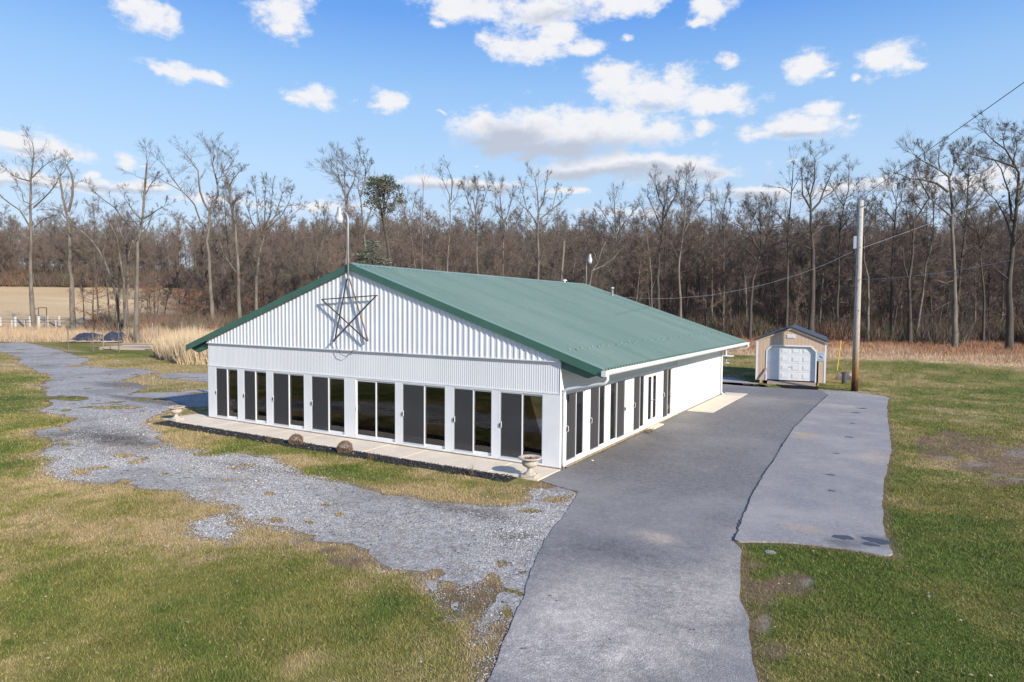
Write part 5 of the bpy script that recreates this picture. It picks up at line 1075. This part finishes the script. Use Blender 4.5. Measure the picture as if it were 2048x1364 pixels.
# woodland: individual trees in the front rows
def in_field(u, s): return u < -.47+.0 and s < 206
pts_t = []; rd = random.Random(9)
def latxy(u, s):
    lat = u*s; return CC[0]+lat*math.cos(YAW)+s*math.sin(YAW), CC[1]-lat*math.sin(YAW)+s*math.cos(YAW)
rows = [(88, .42, 1.0), (93, .05, 1.0), (98, -.45, 1.0), (104, -.47, 1.0), (110, -.47, 1.0), (117, -.47, 1.0), (125, -.47, 1.0)]
cnt = 0
SECT = [(-.36, 'just right of the tan field'), (-.24, 'behind the left roof slope'), (-.13, 'between roof lamp and round pine'), (-.02, 'right of the round pine'), (.08, 'around the candelabra tree'), (.18, 'above the far end of the roof ridge'), (.30, 'above the lower right roof slope'), (.40, 'around the spreading oak'), (.50, 'behind the garage shed'), (.60, 'right of the utility pole'), (.70, 'around the isolated field-edge tree'), (9, 'beside the massive oak at far right')]
for s0, umin, umax in rows:
    u = umin+rd.uniform(0, .03)
    while u < .86 and cnt < 262:
        s = s0+rd.uniform(-3, 3); x, y = latxy(u, s); k = rd.randrange(len(PROTO)); sc_h = rd.uniform(.52, .86)*(1.0 if u < .25 else 1.05 if u < .42 else 1.08)*(1.35 if rd.random() < .12 else 1)
        for lim, where in SECT:
            if u < lim: break
        treething(x, y, k, sc_h, rd.uniform(0, 6.28), 'bare deciduous tree in the brown woods '+where, 'bare woodland trees '+where); cnt += 1
        u += rd.uniform(2.2, 4.6)/s
for k_ in range(16):
    u, s_ = rd.uniform(-.70, -.46), rd.uniform(94, 112); x, y = latxy(u, s_)
    treething(x, y, rd.randrange(len(PROTO)), rd.uniform(.35, .75), rd.uniform(0, 6.28), 'bare tree standing before the tan field among the taller left trees', 'bare trees before the tan field')
# the deeper wood: one mass of instances of the same trees
def wood_mass(name, N_, smin, smax, umin, umax, fieldcut, seed, smult=1.0):
    r = np.random.default_rng(seed); s = r.uniform(smin, smax, N_); u = r.uniform(umin, umax, N_); keep = ~(fieldcut & (u < -.47) & (s < 204)); s, u = s[keep], u[keep]
    x = CC[0]+u*s*math.cos(YAW)+s*math.sin(YAW); y = CC[1]-u*s*math.sin(YAW)+s*math.cos(YAW); z = terr(x, y)-.2; n = len(x)
    me = bpy.data.meshes.new(name); me.vertices.add(n); me.vertices.foreach_set('co', np.stack([x, y, z], 1).astype(np.float32).ravel())
    a = me.attributes.new('rot', 'FLOAT_VECTOR', 'POINT'); rv = np.zeros((n, 3), np.float32); rv[:, 2] = r.uniform(0, 6.28, n); a.data.foreach_set('vector', rv.ravel())
    a = me.attributes.new('scl', 'FLOAT', 'POINT'); a.data.foreach_set('value', (r.uniform(.72, 1.08, n)*np.where(s > 200, 1.15, 1)*np.where(r.random(n) < .08, 1.3, 1)*np.where(u > .45, 1.06, 1)*smult).astype(np.float32))
    a = me.attributes.new('idx', 'INT', 'POINT'); a.data.foreach_set('value', r.integers(0, 10, n).astype(np.int32))
    o = link(name, me); ng = bpy.data.node_groups.new(name, 'GeometryNodeTree'); ng.interface.new_socket('Geometry', in_out='INPUT', socket_type='NodeSocketGeometry'); ng.interface.new_socket('Geometry', in_out='OUTPUT', socket_type='NodeSocketGeometry')
    N, L = ng.nodes, ng.links; gi, go = N.new('NodeGroupInput'), N.new('NodeGroupOutput'); ip = N.new('GeometryNodeInstanceOnPoints'); g2i = N.new('GeometryNodeGeometryToInstance')
    for k in list(SRC)[::-1]:
        jg = N.new('GeometryNodeJoinGeometry')
        for ob in SRC[k]:
            oi = N.new('GeometryNodeObjectInfo'); oi.inputs['Object'].default_value = ob; oi.transform_space = 'ORIGINAL'; L.new(oi.outputs['Geometry'], jg.inputs[0])
        gx = N.new('GeometryNodeGeometryToInstance'); L.new(jg.outputs[0], gx.inputs[0]); 
        if 'top' not in locals(): top = N.new('GeometryNodeJoinGeometry')
        L.new(gx.outputs[0], top.inputs[0])
    def na(nm, t):
        q = N.new('GeometryNodeInputNamedAttribute'); q.data_type = t; q.inputs['Name'].default_value = nm; return q.outputs['Attribute']
    L.new(gi.outputs[0], ip.inputs['Points']); L.new(top.outputs[0], ip.inputs['Instance']); ip.inputs['Pick Instance'].default_value = True; L.new(na('idx', 'INT'), ip.inputs['Instance Index'])
    L.new(na('rot', 'FLOAT_VECTOR'), ip.inputs['Rotation']); L.new(na('scl', 'FLOAT'), ip.inputs['Scale']); L.new(ip.outputs[0], go.inputs[0])
    md = o.modifiers.new('scatter', 'NODES'); md.node_group = ng; tag(o, kind='stuff'); return o
SRC = {}
for k in range(10):
    tm, cm = PROTO[k][0]; obs = []
    for o in bpy.data.objects:
        if o.data in (tm, cm) and len(obs) < 2 and o.data not in [q.data for q in obs]: obs.append(o)
    SRC[k] = obs
o = wood_mass('woodland', 900, 130, 215, -.95, .95, True, 21, .86); tag(o, 'deep brown mass of bare woodland behind the field and the white building', 'woodland')
o = wood_mass('far_woodland', 1300, 206, 290, -1.0, .95, False, 22, .95); tag(o, 'distant bare woodland on the rise beyond the tan field', 'woodland')

# undergrowth: thin stems in brushy clumps
def brush(name, spots, lab, cat, seed):
    """spots: (u, s, radius, height, n, colour)"""
    r = np.random.default_rng(seed); V = []; C = []
    for (u, s, rad, h, n, col) in spots:
        x0, y0 = latxy(u, s); a = r.uniform(0, 6.28, n); q = np.sqrt(r.random(n))*rad; bx = x0+np.cos(a)*q; by = y0+np.sin(a)*q; bz = terr(bx, by)
        hh = h*r.uniform(.35, 1.0, n)*(1-.45*(q/rad)**2); st = r.random(n)*.45; lean = r.uniform(-.5, .5, (n, 2))*hh[:, None]; az = r.uniform(0, 3.14, n); w = .010+.0002*s
        z0 = bz+hh*st; ox = np.cos(az)*w; oy = np.sin(az)*w; px_ = bx+lean[:, 0]*st; py_ = by+lean[:, 1]*st
        tri = np.stack([np.stack([px_-ox, py_-oy, z0], 1), np.stack([px_+ox, py_+oy, z0], 1), np.stack([bx+lean[:, 0], by+lean[:, 1], bz+hh], 1)], 1); V.append(tri.reshape(-1, 3))
        c = np.array(col)*r.uniform(.6, 1.3, (n, 1)); C.append(np.repeat(c, 3, 0))
    V = np.concatenate(V); C = np.concatenate(C); me = npmesh(name, V, np.arange(len(V)).reshape(-1, 3), MT['brush'], C); return tag(link(name, me), lab, cat, kind='stuff')
r = random.Random(4); sp = []
DK, RB, OL_ = (.13, .095, .075), (.21, .12, .08), (.14, .12, .075)
for k in range(520):
    u = r.uniform(-.47, .9); front = float(np.interp(u, [-.5, 0, .3, .6, .9], [93, 96, 92, 84, 78])); s = front+r.uniform(-2, 24); sp.append((u, s, r.uniform(1.2, 2.6), r.uniform(2.0, 4.8), 260, r.choice((DK, DK, OL_, RB))))
for k in range(130): sp.append((r.uniform(-.66, -.40)+.04*r.random(), r.uniform(84, 104), r.uniform(1, 2), r.uniform(1.5, 4), 220, r.choice((DK, OL_, RB))))
for k in range(520): sp.append((r.uniform(-1, -.40), r.uniform(206, 236), 4, r.uniform(3, 10), 260, r.choice((DK, DK, DK, OL_, RB))))
for k in range(420): sp.append((r.uniform(-.5, .95), r.uniform(112, 180), 4, r.uniform(5, 10), 200, r.choice((DK, DK, RB))))
brush('undergrowth', sp, 'tangled brown brush along the foot of the woods', 'brush', 5)
# rough dry grass between lawn and woods
def tallgrass(name, N_, smin, smax, umin, umax, hfun, cfun, lab, cat, seed, keepf=None, wd=.010):
    r = np.random.default_rng(seed); u = r.uniform(umin, umax, N_); s = r.uniform(0, 1, N_); e = EDGE(u) if smin is None else np.full(N_, smin); s = e+s*(smax-e); x = CC[0]+u*s*math.cos(YAW)+s*math.sin(YAW); y = CC[1]-u*s*math.sin(YAW)+s*math.cos(YAW)
    if keepf is not None: k = keepf(u, s, x, y, r); u, s, x, y = u[k], s[k], x[k], y[k]
    n = len(x); z = terr(x, y); h = hfun(u, s, r)*r.uniform(.35, 1.15, n)*(.12+1.7*fbm(x, y, .5, 81, 4, .7)); az = r.uniform(0, 3.14, n); w = wd+.00012*s; lean = r.normal(0, .22, (n, 2))*h[:, None]
    ox, oy = np.cos(az)*w, np.sin(az)*w
    tri = np.stack([np.stack([x-ox, y-oy, z], 1), np.stack([x+ox, y+oy, z], 1), np.stack([x+lean[:, 0], y+lean[:, 1], z+h], 1)], 1).reshape(-1, 3)
    c = cfun(u, s, x, y, r)*r.uniform(.7, 1.25, (n, 1)); me = npmesh(name, tri, np.arange(len(tri)).reshape(-1, 3), MT['brush'], np.repeat(c, 3, 0)); return tag(link(name, me), lab, cat, kind='stuff')
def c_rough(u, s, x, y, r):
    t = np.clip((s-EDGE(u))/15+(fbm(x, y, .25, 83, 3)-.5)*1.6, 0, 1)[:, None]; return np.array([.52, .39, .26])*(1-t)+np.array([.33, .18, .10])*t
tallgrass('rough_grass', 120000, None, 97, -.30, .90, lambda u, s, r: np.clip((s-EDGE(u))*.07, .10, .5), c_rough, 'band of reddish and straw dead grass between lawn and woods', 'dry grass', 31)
cat_c = lambda u, s, x, y, r: np.tile(np.array([.54, .42, .27]), (len(u), 1))
tallgrass('cattails', 26000, 50, 66, -.60, -.44, lambda u, s, r: np.full(len(u), 2.1), cat_c, 'dense patch of pale dry cattails beyond the left corner of the building', 'cattails', 32, lambda u, s, x, y, r: (((u+.485)/.062)**2+((s-58)/7.5)**2+(fbm(x, y, .5, 85, 3)-.5)*1.2) < 1, .012)
tallgrass('reed_band', 46000, 76, 92, -1.0, -.42, lambda u, s, r: np.where(u < -.6, 1.0, 1.4), lambda u, s, x, y, r: np.tile(np.array([.44, .325, .21]), (len(u), 1)), 'long band of tan dead reeds in front of the tan field', 'reeds', 33, None, .012)

# ------------------------------------------------------------------ lawn blades
def blades():
    r = np.random.default_rng(2); V = []; C = []
    for d0, d1, n, w, h in ((6.5, 11, 170000, .0042, .045), (11, 17, 200000, .0052, .05), (17, 27, 180000, .008, .055), (27, 62, 130000, .016, .06)):
        s = np.sqrt(r.uniform(d0**2, d1**2, n)); u = r.uniform(-.90, .90, n); x = CC[0]+u*s*math.cos(YAW)+s*math.sin(YAW); y = CC[1]-u*s*math.sin(YAW)+s*math.cos(YAW)
        hard = (np.maximum(asph_f(x, y), old_f(x, y)) > .04*r.random(n)) | ((x > -17.4) & (x < .1) & (y > -2.0) & (y < LEN+.1)) | ((x > -.05) & (x < 1.3) & (y > 12.6) & (y < 20.8)) | ((x > .2) & (x < 4.7) & (y > 26.2) & (y < 36))
        gf = gravel_f(x, y); k = ~hard & ((gf < -.02) | ((gf < .30) & (r.random(n) < .16)) | ((gf < 1.2) & (fbm(x, y, 1.1, 91, 4, .65) > .64) & (r.random(n) < .45)))
        x, y, s, gf = x[k], y[k], s[k], gf[k]; c, bare, rg = lawn_col(x, y); k = r.random(len(x)) > bare*.93; x, y, s, c, gf = x[k], y[k], s[k], c[k], gf[k]; m = len(x)
        tall = .55+.9*fbm(x, y, .8, 95, 3); hh = h*tall*r.uniform(.6, 1.25, m); az = r.uniform(0, 3.1416, m); lean = r.normal(0, .55, (m, 2))*hh[:, None]; z = np.full(m, GZ); ox, oy = np.cos(az)*w, np.sin(az)*w
        V.append(np.stack([np.stack([x-ox, y-oy, z], 1), np.stack([x+ox, y+oy, z], 1), np.stack([x+lean[:, 0], y+lean[:, 1], z+hh], 1)], 1).reshape(-1, 3))
        v = r.uniform(.7, 1.35, (m, 1)); straw = (r.random(m) < .13+.25*(gf > -.3))[:, None]; c = np.where(straw, c*.35+np.array([.24, .185, .09]), c*1.12)*v; C.append(np.repeat(c, 3, 0))
    V = np.concatenate(V); C = np.concatenate(C); me = npmesh('lawn_grass', V, np.arange(len(V)).reshape(-1, 3), MT['blade'], C); tag(link('lawn_grass', me), 'short mixed green and straw lawn around the drive', 'grass', kind='stuff')
blades()
# loose stones on the gravel
def stones():
    r = np.random.default_rng(12); n = 420000; s = np.sqrt(r.uniform(7**2, 30**2, n)); s = 7+(s-7)*r.random(n)**.35; u = r.uniform(-.9, .6, n); x = CC[0]+u*s*math.cos(YAW)+s*math.sin(YAW); y = CC[1]-u*s*math.sin(YAW)+s*math.cos(YAW)
    gf = gravel_f(x, y); k = (gf > -.12-.2*r.random(n)) & (asph_f(x, y) < 0); 
    scat = (gf > -1.0) & (r.random(n) < .04) & (asph_f(x, y) < 0); k |= scat; k &= ~((x > -17.4) & (y > -2.0)); k &= (fbm(x, y, .45, 71, 5, .6) > .40) | (r.random(n) < .3); x, y, s = x[k][:95000], y[k][:95000], s[k][:95000]; m = len(x)
    base = np.array([(1, 0, 0), (-.5, .87, 0), (-.5, -.87, 0), (.2, 0, .8)]); V = np.zeros((m, 4, 3)); a = r.uniform(0, 6.28, m); sz = r.uniform(.006, .014, m)*(1+.03*s)*(1+1.2*(r.random(m) < .03)); ca, sa = np.cos(a), np.sin(a)
    for j, (bx, by, bz) in enumerate(base): jx = bx*r.uniform(.6, 1.2, m); jy = by*r.uniform(.6, 1.2, m); V[:, j, 0] = x+(jx*ca-jy*sa)*sz; V[:, j, 1] = y+(jx*sa+jy*ca)*sz; V[:, j, 2] = GZ+.006+bz*sz*r.uniform(.5, 1, m)
    i0 = (np.arange(m)*4)[:, None]; F = (i0[:, :, None]+np.array([[0, 1, 3], [1, 2, 3], [2, 0, 3]])[None]).reshape(-1, 3); g = r.choice([.12, .26, .38, .5, .62], m, p=[.2, .27, .28, .18, .07])[:, None]*np.array([1, .98, .95]); 
    dn = fbm(x, y, .45, 71, 5, .6); g = g*np.array([1, .965, .90])*(.58+.65*np.clip((dn-.38)*5, 0, 1))[:, None]; me = npmesh('gravel_stones', V.reshape(-1, 3), F, MT['brush'], np.repeat(g, 4, 0)); tag(link('gravel_stones', me), 'loose crushed stones scattered over the gravel drive', 'gravel', kind='stuff')
stones()
# a few fallen leaves and clods
for k, (px_, py_, lab, m_) in enumerate(((282, 1077, 'orange fallen leaf on the left lawn', 'oakleaf'), (335, 1097, 'pale fallen leaf on the left lawn', 'pinkboard'), (1180, 1195, 'pale scrap lying on the right side lawn', 'pinkboard'))):
    if k == 2: px_, py_ = 1858, 1198
    xx, yy_ = gp(px_, py_); mb = MB(); rd_ = random.Random(k)
    for j in range(6): p = Vector((rd_.uniform(-.02, .02), rd_.uniform(-.02, .02), .04)); mb.poly([p, p+wob(rd_, .04), p+wob(rd_, .04)])
    o = mb.build('fallen_leaf', MT[m_]); o.location = (xx, yy_, GZ+.02); tag(o, lab, 'leaf')
def chips():
    r = np.random.default_rng(5); m = 9000; x = r.uniform(-16.7, -.6, m); y = r.uniform(-2.05, -1.37, m); k = f_mulch(x, y) > .0; x, y = x[k], y[k]; m = len(x)
    a = r.uniform(0, 6.28, m); l = r.uniform(.015, .045, m); w = l*.3; dx, dy = np.cos(a), np.sin(a); z = GZ+.018+r.uniform(0, .025, m)
    V = np.stack([np.stack([x-dx*l, y-dy*l, z], 1), np.stack([x+dx*l, y+dy*l, z+r.uniform(-.01, .01, m)], 1), np.stack([x-dy*w, y+dx*w, z+r.uniform(0, .025, m)], 1)], 1).reshape(-1, 3)
    c = r.choice([.012, .03, .07, .45], m, p=[.5, .35, .135, .015])[:, None]*np.ones(3); tag(link('mulch_chips', npmesh('mulch_chips', V, np.arange(len(V)).reshape(-1, 3), MT['brush'], np.repeat(c, 3, 0))), 'black shredded mulch chips along the walkway', 'mulch', kind='stuff')
chips()
for px_, py_, rx in ((1722.6, 818, .30), (1710.8, 826.5, .22), (1704.8, 848.3, .15), (1697, 876, .20), (1673, 908.8, .13), (1660.5, 952, .14), (1664.4, 984, .12), (1684, 1077, .28), (1756, 1085, .30), (1740, 1092, .18)):
    xx, yy_ = gp(px_, py_); mb = MB(); rd_ = random.Random(int(px_)); n = 14
    mb.poly([(math.cos(6.283*j/n)*rx*rd_.uniform(.55, 1.1), math.sin(6.283*j/n)*rx*.62*rd_.uniform(.5, 1.15), 0) for j in range(n)])
    o = mb.build('asphalt_stain', MT['bin'], kind='structure'); o.location = (xx, yy_, GZ+.0345)
def leaflitter():
    r = np.random.default_rng(15); n = 5200; s = np.sqrt(r.uniform(7**2, 34**2, n)); u = r.uniform(-.9, .9, n); x = CC[0]+u*s*math.cos(YAW)+s*math.sin(YAW); y = CC[1]-u*s*math.sin(YAW)+s*math.cos(YAW)
    a = asph_f(x, y); o = old_f(x, y); k = ~((x > -17.4) & (x < .1) & (y > -1.5) & (y < LEN)) & ((np.maximum(a, o) < 0) | (r.random(n) < .12)) & (fbm(x, y, .5, 17, 3) > .38); x, y = x[k], y[k]; m = len(x)
    t = r.uniform(0, 6.28, m); l = r.uniform(.012, .032, m); dx, dy = np.cos(t)*l, np.sin(t)*l; z = GZ+.034+r.uniform(0, .02, m)
    V = np.stack([np.stack([x-dx, y-dy, z], 1), np.stack([x+dy*.7, y-dx*.7, z+r.uniform(-.004, .02, m)], 1), np.stack([x+dx, y+dy, z+r.uniform(0, .012, m)], 1), np.stack([x-dy*.7, y+dx*.7, z+r.uniform(-.004, .015, m)], 1)], 1).reshape(-1, 3)
    c = np.array([(.20, .11, .05), (.30, .20, .11), (.12, .07, .04), (.42, .33, .22)])[r.integers(0, 4, m)]; tag(link('fallen_leaves', npmesh('fallen_leaves', V, np.arange(len(V)).reshape(-1, 4), MT['brush'], np.repeat(c, 4, 0))), 'brown fallen leaves strewn over lawn and gravel', 'leaves', kind='stuff')
leaflitter()
for k, (px_, py_, L_, a, lab) in enumerate(((1975, 678, 5.0, .5, 'fallen branch lying at the wood edge left of the massive oak'), (2040, 684, 4.0, 2.6, 'fallen log lying right of the massive oak foot'), (1880, 668, 4.5, 1.2, 'fallen branch in the dead grass left of the isolated tree'))):
    b = ground_at(px_, py_); rd_ = random.Random(k+3); tr = TB(); p = Vector((0, 0, .15)); d = Vector((math.cos(a), math.sin(a), .08)); P = [p+d*(L_*i/5)+wob(rd_, .12) for i in range(6)]; tr.tube(P, [.14, .13, .11, .09, .06, .03], 6)
    for j in range(6): q = P[rd_.randrange(1, 5)]; e = (d+wob(rd_, .9)+Vector((0, 0, .5))).normalized()*rd_.uniform(.6, 1.6); tr.tube([q, q+e*.5+wob(rd_, .1), q+e], [.05, .035, .015], 4)
    o = link('fallen_branch', tr.trunkmesh('fallen_branch', MT['bark'])); o.location = b; tag(o, lab, 'branch')
